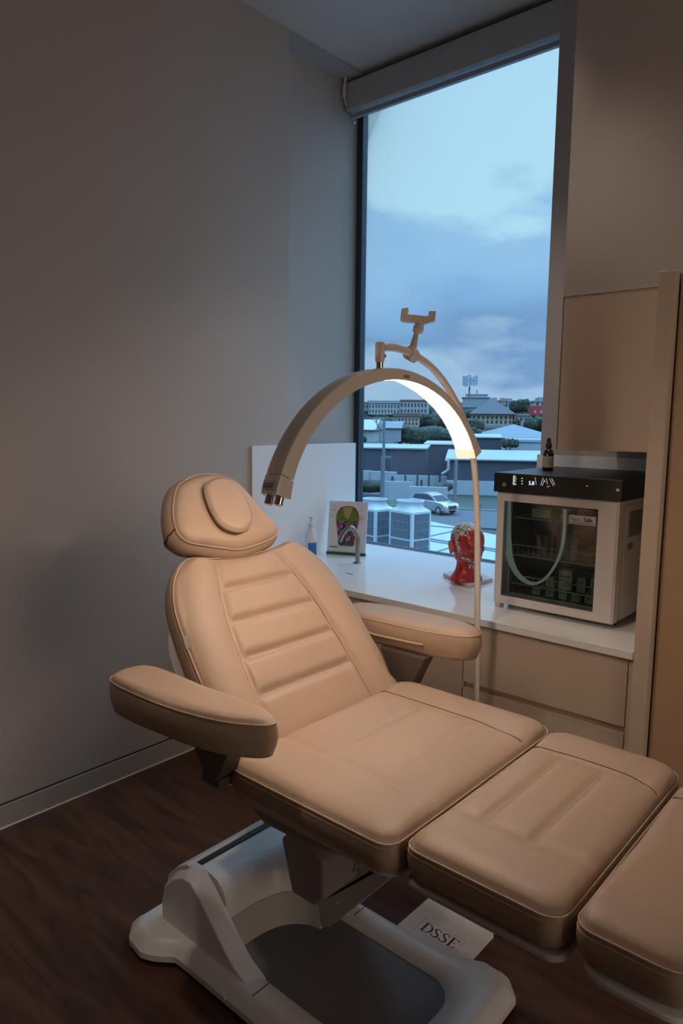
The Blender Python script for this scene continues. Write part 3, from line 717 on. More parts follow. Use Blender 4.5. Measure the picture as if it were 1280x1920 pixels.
# anatomical chart plaque leaning on the splashback corner
A_, B_ = on(612, 1038, 2, ZT+.001), on(684, 1043, 2, ZT+.001)
U = (B_-A_).normalized(); wdt = (B_-A_).length; N_ = Vector((U.y, -U.x, 0)); lean = .16
V = (Vector((0, 0, 1))*math.cos(lean)-N_*math.sin(lean)); Wn = U.cross(V)
if Wn.y > 0: Wn = -Wn
pf = Fr(A_, U, V, Wn)
hgt = .262
pq = thing('anatomy_plaque', 'white anatomy plaque showing a green and purple head section, behind the tap', 'plaque', tuple(A_))
MB().box(0, wdt, 0, hgt, -.008, 0, pf).build('board', mat('plaque_white', (.74, .72, .72), .4), pq, bevel=.002)
MB().box(-.001, wdt+.001, -.001, .013, -.012, .004, pf).build('green_foot_strip', mat('plaque_green', (.01, .13, .06), .5), pq)
sec = thing  # the relief is a part of the plaque
cx, k_ = wdt*.50, wdt/.19
def blob(pts, n=10): return [(cx+p.x*k_, p.y) for p in catmull([Vector(q) for q in pts], n)]
skull = blob([(0, .238), (-.035, .230), (-.053, .200), (-.055, .165), (-.048, .125), (-.040, .075), (-.036, .048), (0, .044), (.036, .048), (.040, .080), (.048, .125), (.055, .165), (.053, .200), (.035, .230)])
rel = MB().prism(skull, 0, .004, pf).build('head_relief', mat('relief_red', (.28, .05, .03), .5, noise=.5, nscale=90), pq, smooth=True)
def mottled():
    M = D.materials.new('relief_tissue'); M.use_nodes = True; nt = M.node_tree; b = nt.nodes['Principled BSDF']
    tc = nt.nodes.new('ShaderNodeTexCoord'); vo = nt.nodes.new('ShaderNodeTexVoronoi'); vo.inputs['Scale'].default_value = 95
    nt.links.new(tc.outputs['Object'], vo.inputs['Vector']); r = nt.nodes.new('ShaderNodeValToRGB'); r.color_ramp.interpolation = 'CONSTANT'
    sp_ = nt.nodes.new('ShaderNodeSeparateColor'); nt.links.new(vo.outputs['Color'], sp_.inputs[0]); nt.links.new(sp_.outputs[0], r.inputs[0])
    e = r.color_ramp.elements; e[0].color = (.03, .02, .07, 1); e[1].position = .3; e[1].color = (.30, .05, .14, 1)
    for p_, c_ in ((.5, (.09, .06, .20, 1)), (.65, (.50, .22, .22, 1)), (.8, (.05, .12, .09, 1)), (.92, (.45, .36, .20, 1))): q = e.new(p_); q.color = c_
    nt.links.new(r.outputs[0], b.inputs['Base Color']); return M
MB().prism(blob([(0, .172), (-.040, .168), (-.046, .135), (-.036, .085), (-.020, .062), (0, .060), (.020, .062), (.036, .085), (.046, .135), (.040, .168)]), .003, .006, pf).build('tissue', mottled(), rel)
for s_ in (-1, 1):
    MB().prism(blob([(s_*.004, .168), (s_*.006, .192), (s_*.022, .222), (s_*.040, .216), (s_*.050, .190), (s_*.049, .168)]), .004, .007, pf).build('lobe', mat('relief_olive', (.12, .20, .02), .5, noise=.15, nscale=60), rel)
MB().prism(blob([(-.024, .228), (0, .176), (.024, .228), (0, .234)], 6), .0045, .008, pf).build('crest', mat('relief_tan', (.42, .30, .16), .5), rel)
MB().prism(blob([(-.032, .062), (-.033, .052), (0, .048), (.033, .052), (.032, .062), (0, .058)], 5), .004, .007, pf).build('neck_edge', mat('plaque_green', (.01, .13, .06), .5), rel)
for x_, y_, l in ((.012, .218, .022), (.008, .188, .020), (.016, .238, .016), (.150, .218, .020), (.155, .186, .022), (.152, .176, .020), (.014, .034, .038)):
    MB().box(x_*k_, (x_+l)*k_, y_, y_+(.0045 if l > .03 else .002), 0, .0008, pf).build('caption_line', M_line if l < .03 else M_ink, pq)
# head model with muscles
p0 = on(875, 1090, 2, ZT+.012)
hm = thing('anatomy_model', 'red muscle anatomy head model on a white plinth, behind the lamp pole', 'anatomy model', (p0.x, p0.y, ZT))
cn = [on(*q, 2, ZT+.002) for q in ((830, 1080), (878, 1102), (924, 1090))]
c0, c1, c2 = cn; c3 = c0+(c2-c1)
ctr_ = (c0+c2)/2
MB().prism([(v.x, v.y) for v in (c0, c1, c2, c3)], ZT+.001, ZT+.016).build('plinth', mat('plinth_white', (.66, .63, .65), .4), hm, bevel=.002)
def mat_muscle():
    M = D.materials.new('muscle_paint'); M.use_nodes = True; nt = M.node_tree; b = nt.nodes['Principled BSDF']
    tc = nt.nodes.new('ShaderNodeTexCoord'); L = nt.links.new
    mp = nt.nodes.new('ShaderNodeMapping'); mp.inputs['Scale'].default_value = (1, 1, .35); mp.inputs['Rotation'].default_value = (.3, .5, 0); L(tc.outputs['Object'], mp.inputs[0])
    n1 = nt.nodes.new('ShaderNodeTexNoise'); n1.inputs['Scale'].default_value = 75; n1.inputs['Detail'].default_value = 3; L(mp.outputs[0], n1.inputs[0])
    r1 = nt.nodes.new('ShaderNodeValToRGB'); r1.color_ramp.elements[0].position = .35; r1.color_ramp.elements[0].color = (.24, .012, .014, 1); r1.color_ramp.elements[1].position = .65; r1.color_ramp.elements[1].color = (.62, .060, .045, 1)
    L(n1.outputs['Fac'], r1.inputs[0])
    # pale bone and tendon patches: attribute 'bone'
    at = nt.nodes.new('ShaderNodeAttribute'); at.attribute_name = 'bone'
    n2 = nt.nodes.new('ShaderNodeTexNoise'); n2.inputs['Scale'].default_value = 40; L(tc.outputs['Object'], n2.inputs[0])
    ad = nt.nodes.new('ShaderNodeMath'); ad.operation = 'MULTIPLY_ADD'; ad.inputs[1].default_value = .7; L(n2.outputs['Fac'], ad.inputs[0]); L(at.outputs['Fac'], ad.inputs[2])
    th = nt.nodes.new('ShaderNodeMapRange'); th.inputs[1].default_value = .82; th.inputs[2].default_value = .86; L(ad.outputs[0], th.inputs[0])
    mx = nt.nodes.new('ShaderNodeMix'); mx.data_type = 'RGBA'; L(th.outputs[0], mx.inputs[0]); L(r1.outputs[0], mx.inputs[6]); mx.inputs[7].default_value = (.62, .60, .52, 1)
    # dark vessels
    vo = nt.nodes.new('ShaderNodeTexVoronoi'); vo.feature = 'DISTANCE_TO_EDGE'; vo.inputs['Scale'].default_value = 42; L(tc.outputs['Object'], vo.inputs['Vector'])
    vt = nt.nodes.new('ShaderNodeMapRange'); vt.inputs[1].default_value = .035; vt.inputs[2].default_value = .07; L(vo.outputs['Distance'], vt.inputs[0])
    ml = nt.nodes.new('ShaderNodeMath'); ml.operation = 'SUBTRACT'; ml.inputs[0].default_value = 1; L(vt.outputs[0], ml.inputs[1])
    m2 = nt.nodes.new('ShaderNodeMath'); m2.operation = 'MULTIPLY'; L(ml.outputs[0], m2.inputs[0]); L(th.outputs[0], m2.inputs[1])
    m3 = nt.nodes.new('ShaderNodeMix'); m3.data_type = 'RGBA'; L(m2.outputs[0], m3.inputs[0]); L(mx.outputs[2], m3.inputs[6]); m3.inputs[7].default_value = (.05, .03, .06, 1)
    L(m3.outputs[2], b.inputs['Base Color']); b.inputs['Roughness'].default_value = .3
    return M
M_mus = mat_muscle()
def gauss(x, s): return math.exp(-(x/s)**2)
face = rad(-28)                                     # direction the face looks, measured from +X
hf = Fr((p0.x-.004, p0.y+.005, ZT+.016), (math.cos(face), math.sin(face), 0), (-math.sin(face), math.cos(face), 0), (0, 0, 1))
HH = .235; rg = []; bone = []
NA, NZ = 72, 70
for i in range(NZ+1):
    t = i/NZ; z = HH*t; row = []
    # centre and half sizes of the horizontal section
    if t < .40:
        q = t/.40; ax_ = .050-.012*math.sin(min(1, q*1.3)*PI/2)+.0*q; ay_ = ax_*(1.25-.35*min(1, q*1.6)); cx_ = -.010
    q = (t-.30)/.70
    hx = .083*math.sqrt(max(0, 1-((t-.66)/.345)**2)); hy = .062*math.sqrt(max(0, 1-((t-.68)/.33)**2)); cxx = .004
    for j in range(NA):
        a = 2*PI*j/NA; ca, sa = math.cos(a), math.sin(a)
        rn = 0
        if t < .55:
            nx = .040+.016*gauss(t, .12); ny = .040+.030*gauss(t, .14); rn = 1/math.sqrt((ca/nx)**2+(sa/ny)**2)
        rh = 0
        if t > .33:
            hx2 = .080*math.sqrt(max(0, 1-abs((t-.68)/.33)**2.3)) if t > .68 else .080*(1-.10*((.68-t)/.35)**2)
            hy2 = .063*math.sqrt(max(0, 1-abs((t-.70)/.31)**2.3)) if t > .70 else .063*(1-.28*((.70-t)/.37)**1.6)
            if ca < 0 and t < .60: hx2 *= 1-.42*min(1, (.60-t)/.20)      # nape
            if t < .36: hx2 *= 1-.35*(.36-t)/.03; hy2 *= 1-.3*(.36-t)/.03
            rh = 1/math.sqrt((ca/max(hx2, 1e-4))**2+(sa/max(hy2, 1e-4))**2)
        r = max(rn, rh) if t > .33 else rn
        fr_a = ((a+PI) % (2*PI))-PI
        if t > .33:
            r += .020*gauss(fr_a, .16)*gauss(t-.545, .035)      # nose
            r += .009*gauss(fr_a, .13)*gauss(t-.60, .05)
            r -= .009*(gauss(fr_a-.42, .20)+gauss(fr_a+.42, .20))*gauss(t-.615, .030)   # sockets
            r += .006*gauss(fr_a, .5)*gauss(t-.665, .030)       # brow
            r += .006*gauss(fr_a, .30)*(gauss(t-.468, .012)+gauss(t-.440, .012))        # lips
            r += .008*gauss(fr_a, .35)*gauss(t-.375, .03)       # chin
            r += .005*(gauss(fr_a-.75, .25)+gauss(fr_a+.75, .25))*gauss(t-.56, .04)     # cheeks
        row.append(hf(ca*r-.006, sa*r, z))
        b_ = 0
        if t > .80 and abs(fr_a) > .5: b_ = .75
        if t > .90: b_ = .8
        d_ = abs(abs(fr_a)-1.25-(t-.75)*.9)
        if .50 < t <= .92 and d_ < .17: b_ = max(b_, .70)
        if t < .48 and t > .36 and .25 < abs(fr_a) < .9 and abs(t-.40-.05*(abs(fr_a)-.3)) < .022: b_ = max(b_, .72)
        if t < .40 and abs(fr_a) < .28 and t > .22: b_ = max(b_, .50)
        bone.append(b_)
    rg.append(row)
ho2 = MB().loft(rg, True, True).build('muscle_head', M_mus, hm, smooth=True, angle=80)
at = ho2.data.attributes.new('bone', 'FLOAT', 'POINT')
for i, v in enumerate(bone): at.data[i].value = v
M_ear = mat('ear_skin', (.62, .20, .11), .45)
for sg in (-1, 1):
    e0 = hf(-.012, sg*.058, HH*.575); fe = Fr(e0, hf.U*.97-hf.V*sg*.0, Vector((0, 0, 1)), hf.V*sg)
    P = catmull([Vector(q) for q in ((.006, -.022), (-.004, -.026), (-.012, -.012), (-.020, .006), (-.018, .022), (-.006, .028), (.006, .020), (.008, 0))], 5)
    e = MB().loft([[fe(v.x*.55, v.y*.6, 0) for v in P], [fe(v.x-.004, v.y, .008) for v in P], [fe((v.x-.004)*1.02, v.y*1.02, .012) for v in P], [fe(v.x*.72-.004, v.y*.74, .0125) for v in P], [fe(v.x*.55-.002, v.y*.6, .006) for v in P]]).build('ear', M_ear, hm, smooth=True)
# small amber spray bottle on the fridge
YBt = 2.44
p = on(1026, 884, 1, YBt); ztop_f = 1.2205
p.z = ztop_f
ab = thing('dropper_bottle', 'small dark amber bottle with a beige label standing on top of the fridge', 'bottle', tuple(p))
M_amb = mat('amber_glass', (.030, .012, .008), .12, coat=.5)
MB().lathe([(.017, 0), (.0195, .003), (.0195, .060), (.0165, .072), (.0085, .079), (.0085, .084)], p, 28).build('body', M_amb, ab, smooth=True)
MB().lathe([(.0112, .083), (.0112, .096), (.009, .098), (.0075, .104), (.0075, .112), (.005, .118), (.004, .119)], p, 24).build('spray_cap', M_black, ab, smooth=True)
MB().lathe([(.01975, .012), (.01975, .052)], p, 40).build('label', mat('label_beige', (.52, .46, .38), .6), ab, smooth=True)
td = (CAM-p); td.z = 0; td.normalize(); tu_ = Vector((-td.y, td.x, 0))
if tu_.dot(RR) < 0: tu_ = -tu_
lf = Fr(p+td*.0199, tu_, (0, 0, 1), td)
for z_, l_, h_ in ((.043, .011, .0022), (.034, .008, .0010), (.031, .010, .0010), (.021, .009, .0010)):
    MB().box(-l_*.6, l_*.6, z_, z_+h_, -.0006, .0002, lf).build('printed_line', M_line, ab)
# card on the floor with the clinic lettering
P_ = [on(*q, 2, .002) for q in ((805, 1685), (928, 1752))]
card = thing('printed_card', 'white printed card with black capital letters lying on the floor', 'card', (-.96, 1.5, 0))
MB().box(P_[0].x-.004, P_[1].x+.002, 1.36, P_[0].y, .0003, .0022).build('sheet', M_paper, card)
MB().box(P_[0].x-.003, P_[1].x+.003, 1.358, P_[0].y-.001, .0001, .0003).build('backing_edge', M_dark, card)
f4 = [on(*q, 2, .0022) for q in ((788, 1721), (864, 1767), (851, 1785), (773, 1740))]
fo_ = on(781, 1741, 2, .0022); 
tl = on(784, 1737, 2, .0022); trr = on(846, 1784, 2, .0022)
Xd = Vector((1, 0, 0)); hh_ = .036
lo_, wL = serif_DSSE(Fr((0, 0, 0), (1, 0, 0), (0, 1, 0), (0, 0, 1)), 1.0, name='probe')
D.objects.remove(lo_)
base_l = on(785, 1743, 2, .0022); base_r = on(846, 1782, 2, .0022)
wid = (base_r-base_l).length
sh_ = wid/wL
frc = Fr(base_l+Vector((0, .002, 0)), (1, 0, 0), (0, 1, 0), (0, 0, 1)); 
serif_DSSE(frc, sh_, parent=card, name='lettering')
mb = MB(); x0_, x1_, y0_, y1_ = -.012, wid+.010, -.010, sh_+.010
for a_, b_ in (((x0_, y0_), (x1_, y0_)), ((x0_, y1_), (x1_, y1_)), ((x0_, y0_), (x0_, y1_)), ((x1_, y0_), (x1_, y1_))): mb.ribbon([a_, b_], .0005, frc, .0003)
mb.build('lettering_border', M_line, card)

# ================================================================== VACCINE FRIDGE
FX0, FX1, FY, FZ0, FZ1 = -1.222, -.797, 2.218, .756, 1.2205
fg = thing('vaccine_fridge', 'small white benchtop vaccine fridge with a glass door and black digital top', 'fridge', (-1.0, 2.45, ZT))
bx0, bx1, by0, by1, bz0, bz1 = FX0+.006, FX1-.004+.010, FY+.050, 2.68, .762, 1.165
t_ = .028
mb = MB().box(bx0, bx1, by0, by1, bz0, bz0+t_).box(bx0, bx1, by0, by1, bz1-t_, bz1).box(bx0, bx0+t_, by0, by1, bz0+t_, bz1-t_).box(bx1-t_, bx1, by0, by1, bz0+t_, bz1-t_).box(bx0+t_, bx1-t_, by1-t_, by1, bz0+t_, bz1-t_)
mb.build('cabinet_body', M_fwhite, fg, bevel=.002)
i = .001
mb = MB().box(bx0+t_, bx1-t_, by0+.002, by1-t_, bz0+t_, bz0+t_+i).box(bx0+t_, bx1-t_, by0+.002, by1-t_, bz1-t_-i, bz1-t_).box(bx0+t_, bx0+t_+i, by0+.002, by1-t_, bz0+t_, bz1-t_).box(bx1-t_-i, bx1-t_, by0+.002, by1-t_, bz0+t_, bz1-t_).box(bx0+t_, bx1-t_, by1-t_-i, by1-t_, bz0+t_, bz1-t_)
mb.build('liner', M_fin, fg)
# door frame
gx0, gx1, gz0, gz1 = -1.194, -.862, .786, 1.122
dr = D.objects.new('door', None); COL.objects.link(dr); dr.parent = fg; dr.location = Vector((FX0, FY, FZ0))-Vector(fg.location)
mb = MB()
o_ = [(FX0, FZ0), (FX1-.002, FZ0), (FX1-.002, 1.152), (FX0, 1.152)]; i1 = [(gx0, gz0), (gx1, gz0), (gx1, gz1), (gx0, gz1)]
XZf = Fr((0, 0, 0), (1, 0, 0), (0, 0, 1), (0, 1, 0))
rgs = [[XZf(*p, w) for p in P] for P, w in ((o_, FY+.045), (o_, FY+.004), ([(o_[0][0]+.004, o_[0][1]+.004), (o_[1][0]-.004, o_[1][1]+.004), (o_[2][0]-.004, o_[2][1]-.004), (o_[3][0]+.004, o_[3][1]-.004)], FY), (i1, FY+.001), (i1, FY+.045))]
rgs.append(rgs[0]); mb.loft(rgs, False, False); mb.build('door_frame', M_fwhite, dr, bevel=.0012)
MB().box(gx0-.002, gx1+.002, FY+.004, FY+.008, gz0-.002, gz1+.002).build('glass_pane', M_glassd, dr)
MB().box(FX1-.002, FX1+.001, FY+.004, FY+.044, FZ0+.002, 1.150).build('door_edge', M_fwhite, dr)
# sticker
s0, s1 = on(1067, 967, 1, FY+.003), on(1116, 987, 1, FY+.003)
fs = Fr((s0.x, FY+.0035, s1.z), (1, 0, 0), (0, 0, 1), (0, -1, 0)); sw, shh = s1.x-s0.x, on(1067, 966, 1, FY+.003).z-on(1067, 983, 1, FY+.003).z
st = MB().box(0, sw, 0, shh, -.0002, .0005, fs).build('door_sticker', mat('sticker_white', (.70, .68, .70), .4), dr)
M_pur = mat('sticker_purple', (.055, .045, .09), .5)
sans('Vacc-', Fr(fs(.003, shh*.36, .0006), fs.U, fs.V, fs.W), shh*.66, M_pur, 'sticker_lettering', st, .0002, 0, .92)
sans('Safe', Fr(fs(sw*.545, shh*.36, .0006), fs.U, fs.V, fs.W), shh*.66, M_pur, 'sticker_lettering', st, .0002, .025, .92)
for x_ in range(9):
    MB().box(.004+x_*sw*.1, .004+x_*sw*.1+sw*.085, shh*.12, shh*.22, .0005, .0008, fs).build('sticker_small_print', mat('sticker_grey', (.18, .16, .2), .6), st)
# black top with display
tp0 = MB().box(FX0-.008, FX1+.012, FY-.012, by1+.01, 1.153, FZ1).build('top_console', M_black, fg, bevel=.003)
fc = Fr((FX0-.008, FY-.0125, 1.153), (1, 0, 0), (0, 0, 1), (0, -1, 0)); CW = FX1+.012-FX0+.008; CH = FZ1-1.153
E_w = emis('display_white', (.70, .74, 1), 1.3); E_g = emis('display_green', (.08, 1, .25), 2.0); E_s = emis('display_symbols', (.8, .85, .85), .55)
def px2c(x, y): p = on(x, y, 1, FY-.0125); return p.x-fc.O.x, p.z-fc.O.z
x_, z_ = px2c(990.5, 909)
sans('5.8', Fr(fc(x_, z_, .0003), (1, 0, 0), (0, 0, 1), (0, -1, 0)), .0185, E_w, 'temperature_readout', tp0, .0002, .006, .92)
for y in (897, 902, 907):
    x_, z_ = px2c(978.5, y); MB().box(x_-.0022, x_+.0022, z_-.0013, z_+.0013, 0, .0005, fc).build('green_indicator', E_g, tp0)
x_, z_ = px2c(961, 909); x2, z2 = px2c(968, 892)
for k, (a, b, c_, d) in enumerate(((0, .5, 0, 1), (.55, 1.0, 0, .18), (.55, .9, .35, .5), (.55, 1.1, .62, .72), (.5, .8, .82, 1))):
    MB().box(x_+(x2-x_)*a, x_+(x2-x_)*b, z_+(z2-z_)*c_, z_+(z2-z_)*d, 0, .0005, fc).build('status_symbol', E_s, tp0)
for pl in (((1005, 909), (1003, 895)), ((1013, 910), (1018, 896)), ((1016, 911), (1020, 901)), ((1025, 913), (1030, 911)), ((1026, 908), (1024, 897)), ((1030, 897), (1037, 911)), ((1034, 897), (1040, 909)), ((1019, 899), (1022, 904))):
    MB().ribbon([px2c(*pl[0]), px2c(*pl[1])], .0017, fc, .0005).build('status_symbol', E_s, tp0)
kx, kz = px2c(945.5, 908.5)
lk = MB().lathe([(.0075, 0), (.0075, .003), (.0045, .003), (.0045, .0012), (.002, .0012), (.002, .004), (.0005, .004)], fc(kx, kz), 24, Fr(fc(kx, kz), (1, 0, 0), (0, 0, 1), (0, -1, 0))).build('key_lock', M_chrome, tp0, smooth=True)
kx, kz = px2c(1158, 919); 
MB().box(kx-.005, kx+.005, kz-.004, kz+.004, 0, .002, fc).build('door_catch', M_fwhite, tp0, bevel=.001)
kx, kz = px2c(1100, 911)
MB().box(kx-.003, kx+.003, kz-.0007, kz+.0007, 0, .0005, fc).build('small_mark', E_s, tp0)
# rating labels on the right side
for z0_, z1_, y0_, y1_ in ((1.03, 1.115, 2.30, 2.42), (.99, 1.01, 2.30, 2.345)):
    MB().box(bx1, bx1+.0006, y0_, y1_, z0_, z1_).build('rating_label', mat('rating_grey', (.30, .27, .24), .6, noise=.4, nscale=150), fg)
# feet
for fx, fy in ((bx0+.03, by0+.02), (bx1-.03, by0+.02), (bx0+.03, by1-.04), (bx1-.03, by1-.04)):
    MB().lathe([(.012, 0), (.012, .012), (.008, .014), (.008, .0225)], (fx, fy, ZT), 16).build('foot', M_black, fg, smooth=True)
MB().box(FX0+.002, FX0+.022, FY+.01, FY+.04, ZT+.0005, FZ0).build('door_hinge_foot', M_fwhite, fg)
# wire shelves
ix0, ix1, iy0, iy1 = bx0+t_+.003, bx1-t_-.003, by0+.012, by1-t_-.006
def wire_shelf(z, lip):
    mb = MB()
    mb.tube([(ix0, iy0, z), (ix1, iy0, z)], .0022, 6).tube([(ix0, iy1, z), (ix1, iy1, z)], .0022, 6)
    for k in range(19):
        x = ix0+(ix1-ix0)*k/18; mb.tube([(x, iy0, z), (x, iy1, z)], .0010, 4)
        if lip: mb.tube([(x, iy0, z), (x, iy0, z+lip)], .0009, 4)
    if lip: mb.tube([(ix0, iy0, z+lip), (ix1, iy0, z+lip)], .0016, 6)
    mb.build('wire_shelf', M_wire, fg, smooth=True)
zs3 = on(1000, 1128, 1, iy0).z; zs2 = on(1000, 1060, 1, iy0).z; zs1 = on(1050, 993, 1, iy0).z
wire_shelf(1.060, 0); wire_shelf(.925, .038); wire_shelf(.822, .030)
# curved reflection in the door glass, put in as an added glowing strip
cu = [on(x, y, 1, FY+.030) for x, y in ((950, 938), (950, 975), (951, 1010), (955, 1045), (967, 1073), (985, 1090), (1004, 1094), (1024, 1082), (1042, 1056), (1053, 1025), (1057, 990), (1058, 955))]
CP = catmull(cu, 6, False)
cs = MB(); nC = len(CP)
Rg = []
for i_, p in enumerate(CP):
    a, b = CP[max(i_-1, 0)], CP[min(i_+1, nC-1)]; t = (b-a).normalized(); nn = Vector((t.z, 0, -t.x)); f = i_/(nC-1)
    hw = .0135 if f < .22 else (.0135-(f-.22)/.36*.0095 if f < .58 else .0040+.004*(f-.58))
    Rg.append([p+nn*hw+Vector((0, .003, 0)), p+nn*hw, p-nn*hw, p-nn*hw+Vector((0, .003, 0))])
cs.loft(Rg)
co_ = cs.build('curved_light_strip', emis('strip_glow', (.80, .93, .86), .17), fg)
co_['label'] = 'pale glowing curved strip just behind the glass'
# contents: cartons and vials, each its own thing
def carton(name, label, x, y, z, w, d, h, col, mark=None):
    t = thing(name, label, 'box', (x, y, z), 'medicine cartons in the fridge')
    MB().box(x-w/2, x+w/2, y-d/2, y+d/2, z, z+h).build('carton', mat('carton_%d_%d_%d' % tuple(int(c*100) for c in col), col, .6), t, bevel=.001)
    MB().box(x-w*.36, x+w*.36, y-d/2-.0006, y-d/2, z+h*.62, z+h*.72).build('printed_band', mat('carton_ink', (.18, .17, .17), .6), t)
    MB().box(x-w*.36, x+w*.1, y-d/2-.0006, y-d/2, z+h*.45, z+h*.50).build('printed_line', mat('carton_ink', (.18, .17, .17), .6), t)
    if mark:
        mb = MB(); R0 = [(x+w*.15+math.cos(2*PI*k/20)*w*.17, z+h*.30+math.sin(2*PI*k/20)*w*.17) for k in range(21)]
        mb.ribbon(R0, w*.07, Fr((0, y-d/2, 0), (1, 0, 0), (0, 0, 1), (0, -1, 0)), .0006); mb.build('ring_emblem', mat('carton_ink', (.18, .17, .17), .6), t)
sz1, sz2, sz3, sz0 = 1.0615, .9265, .8235, bz0+t_+.0015
yf = iy0+.03
xq = lambda x: on(x, 1050, 1, yf).x
carton('medicine_box', 'low wide cream carton on the fridge top shelf', xq(1008), yf+.04, sz1, .070, .06, .030, (.50, .50, .36))
carton('medicine_box', 'small flat carton right of centre on the fridge top shelf', xq(1052), yf+.05, sz1, .050, .05, .018, (.34, .34, .27))
pv = Vector((xq(1068), yf+.02, sz2+.0))
jr = thing('medicine_jar', 'round lidded jar hanging at mid height on the right inside the fridge', 'jar', tuple(pv))
pv.z = sz2
MB().lathe([(.018, 0), (.020, .003), (.020, .058), (.016, .062)], pv, 20).build('body', mat('jar_grey', (.30, .34, .30), .4), jr, smooth=True)
MB().lathe([(.022, .062), (.022, .080), (.020, .083)], pv, 20).build('lid', mat('jar_lid', (.16, .18, .16), .4), jr, smooth=True)
names = ['leftmost', 'second', 'third', 'fourth', 'fifth', 'last']
for k in range(6):
    carton('medicine_box', '%s of the brown cartons standing in a row on the middle fridge shelf' % names[k], xq(993+k*12.5), yf+.09, sz2, .0175, .05, .066, (.26-.015*(k % 2), .18, .12))
carton('medicine_box', 'pale square carton with a ring emblem in the lower fridge basket', xq(1062), yf+.015, sz3, .048, .04, .068, (.60, .60, .54), True)
carton('medicine_box', 'pale green upright carton at the right of the lower fridge basket', xq(1093), yf+.015, sz3, .030, .04, .050, (.42, .47, .38))
carton('medicine_box', 'white carton at the far right of the lower fridge basket', xq(1118), yf+.015, sz3, .028, .04, .055, (.5, .52, .48))
carton('medicine_box', 'small white carton left of the ring emblem carton in the fridge', xq(1033), yf+.01, sz3-.0, .030, .03, .034, (.66, .66, .60))
bl_ = ['pale carton at the left of the fridge floor, below the curved glow', 'second pale carton from the left on the fridge floor', 'third pale carton from the left on the fridge floor', 'fourth pale carton on the fridge floor, second from the right', 'rightmost pale carton on the fridge floor']
for k in range(5):
    carton('medicine_box', bl_[k], xq(1012+k*25), yf-.005, sz0, .030, .03, .027+(.003*(k % 3)), (.50, .52, .46))

# ================================================================== OUTSIDE THE WINDOW
PSI = rad(32); g_ = Vector((-math.sin(PSI), math.cos(PSI), 0)); h_ = Vector((math.cos(PSI), math.sin(PSI), 0)); UP = Vector((0, 0, 1))
def at(x, y, dist):
    """measured image position at a horizontal distance along the view axis of the window"""
    d = ray(x, y); return CAM + d*(dist/d.dot(g_))
def OB(dist, x=850, yaw=0):
    c = at(x, 787, dist); ca, sa = math.cos(yaw), math.sin(yaw); return Fr((c.x, c.y, 0), h_*ca+g_*sa, g_*ca-h_*sa, UP)
GZ = -7.9
def hill(d):
    t = max(0, min(1, (d-130)/330)); return GZ + 11.3*t*t*(3-2*t) - .25
# ground: stuff that nobody could count apart
M_grass = mat('grass', (0.018, 0.034, 0.016), .9, noise=.4, nscale=.6)
def terrain():
    rg = []
    for i in range(45):
        d = 14*(1.09**i) if i else 8
        rg.append([Vector((g_*d + h_*(d*s_*1.6)).to_tuple()) + UP*(hill(d)) for s_ in [k/12-1 for k in range(25)]])
    mb = MB(); mb.loft(rg, False, False, closed=False); return mb.build('ground', mat('ground_scrub', (0.016, 0.025, 0.018), .95, noise=.4, nscale=.05), smooth=True)
gr = terrain(); gr['kind'] = 'structure'
M_road = mat('asphalt', (0.038, 0.045, 0.054), .8, noise=.1, nscale=1)
f = OB(70, 800, rad(-10))
rd = MB().box(-70, 70, -6.5, 5.5, GZ-.24, GZ-.02, f).build('road', M_road); rd['kind'] = 'structure'
vg = MB().box(-70, 4, 5.7, 10.4, GZ-.24, GZ+.06, f).build('grass_verge', M_grass); tag(vg, 'green grass verge sloping along the far side of the street', 'grass', kind='stuff')
kb = MB().box(-70, 70, 5.3, 5.6, GZ-.2, GZ+.12, f).build('kerb', mat('kerb_concrete', (0.113, 0.126, 0.135), .8)); kb['kind'] = 'structure'
vg2 = MB().box(8, 70, 5.7, 9.5, GZ-.22, GZ+.08, f).build('grass_verge', M_grass); tag(vg2, 'dark green grass strip before the white wall, right of the car', 'grass', kind='stuff')

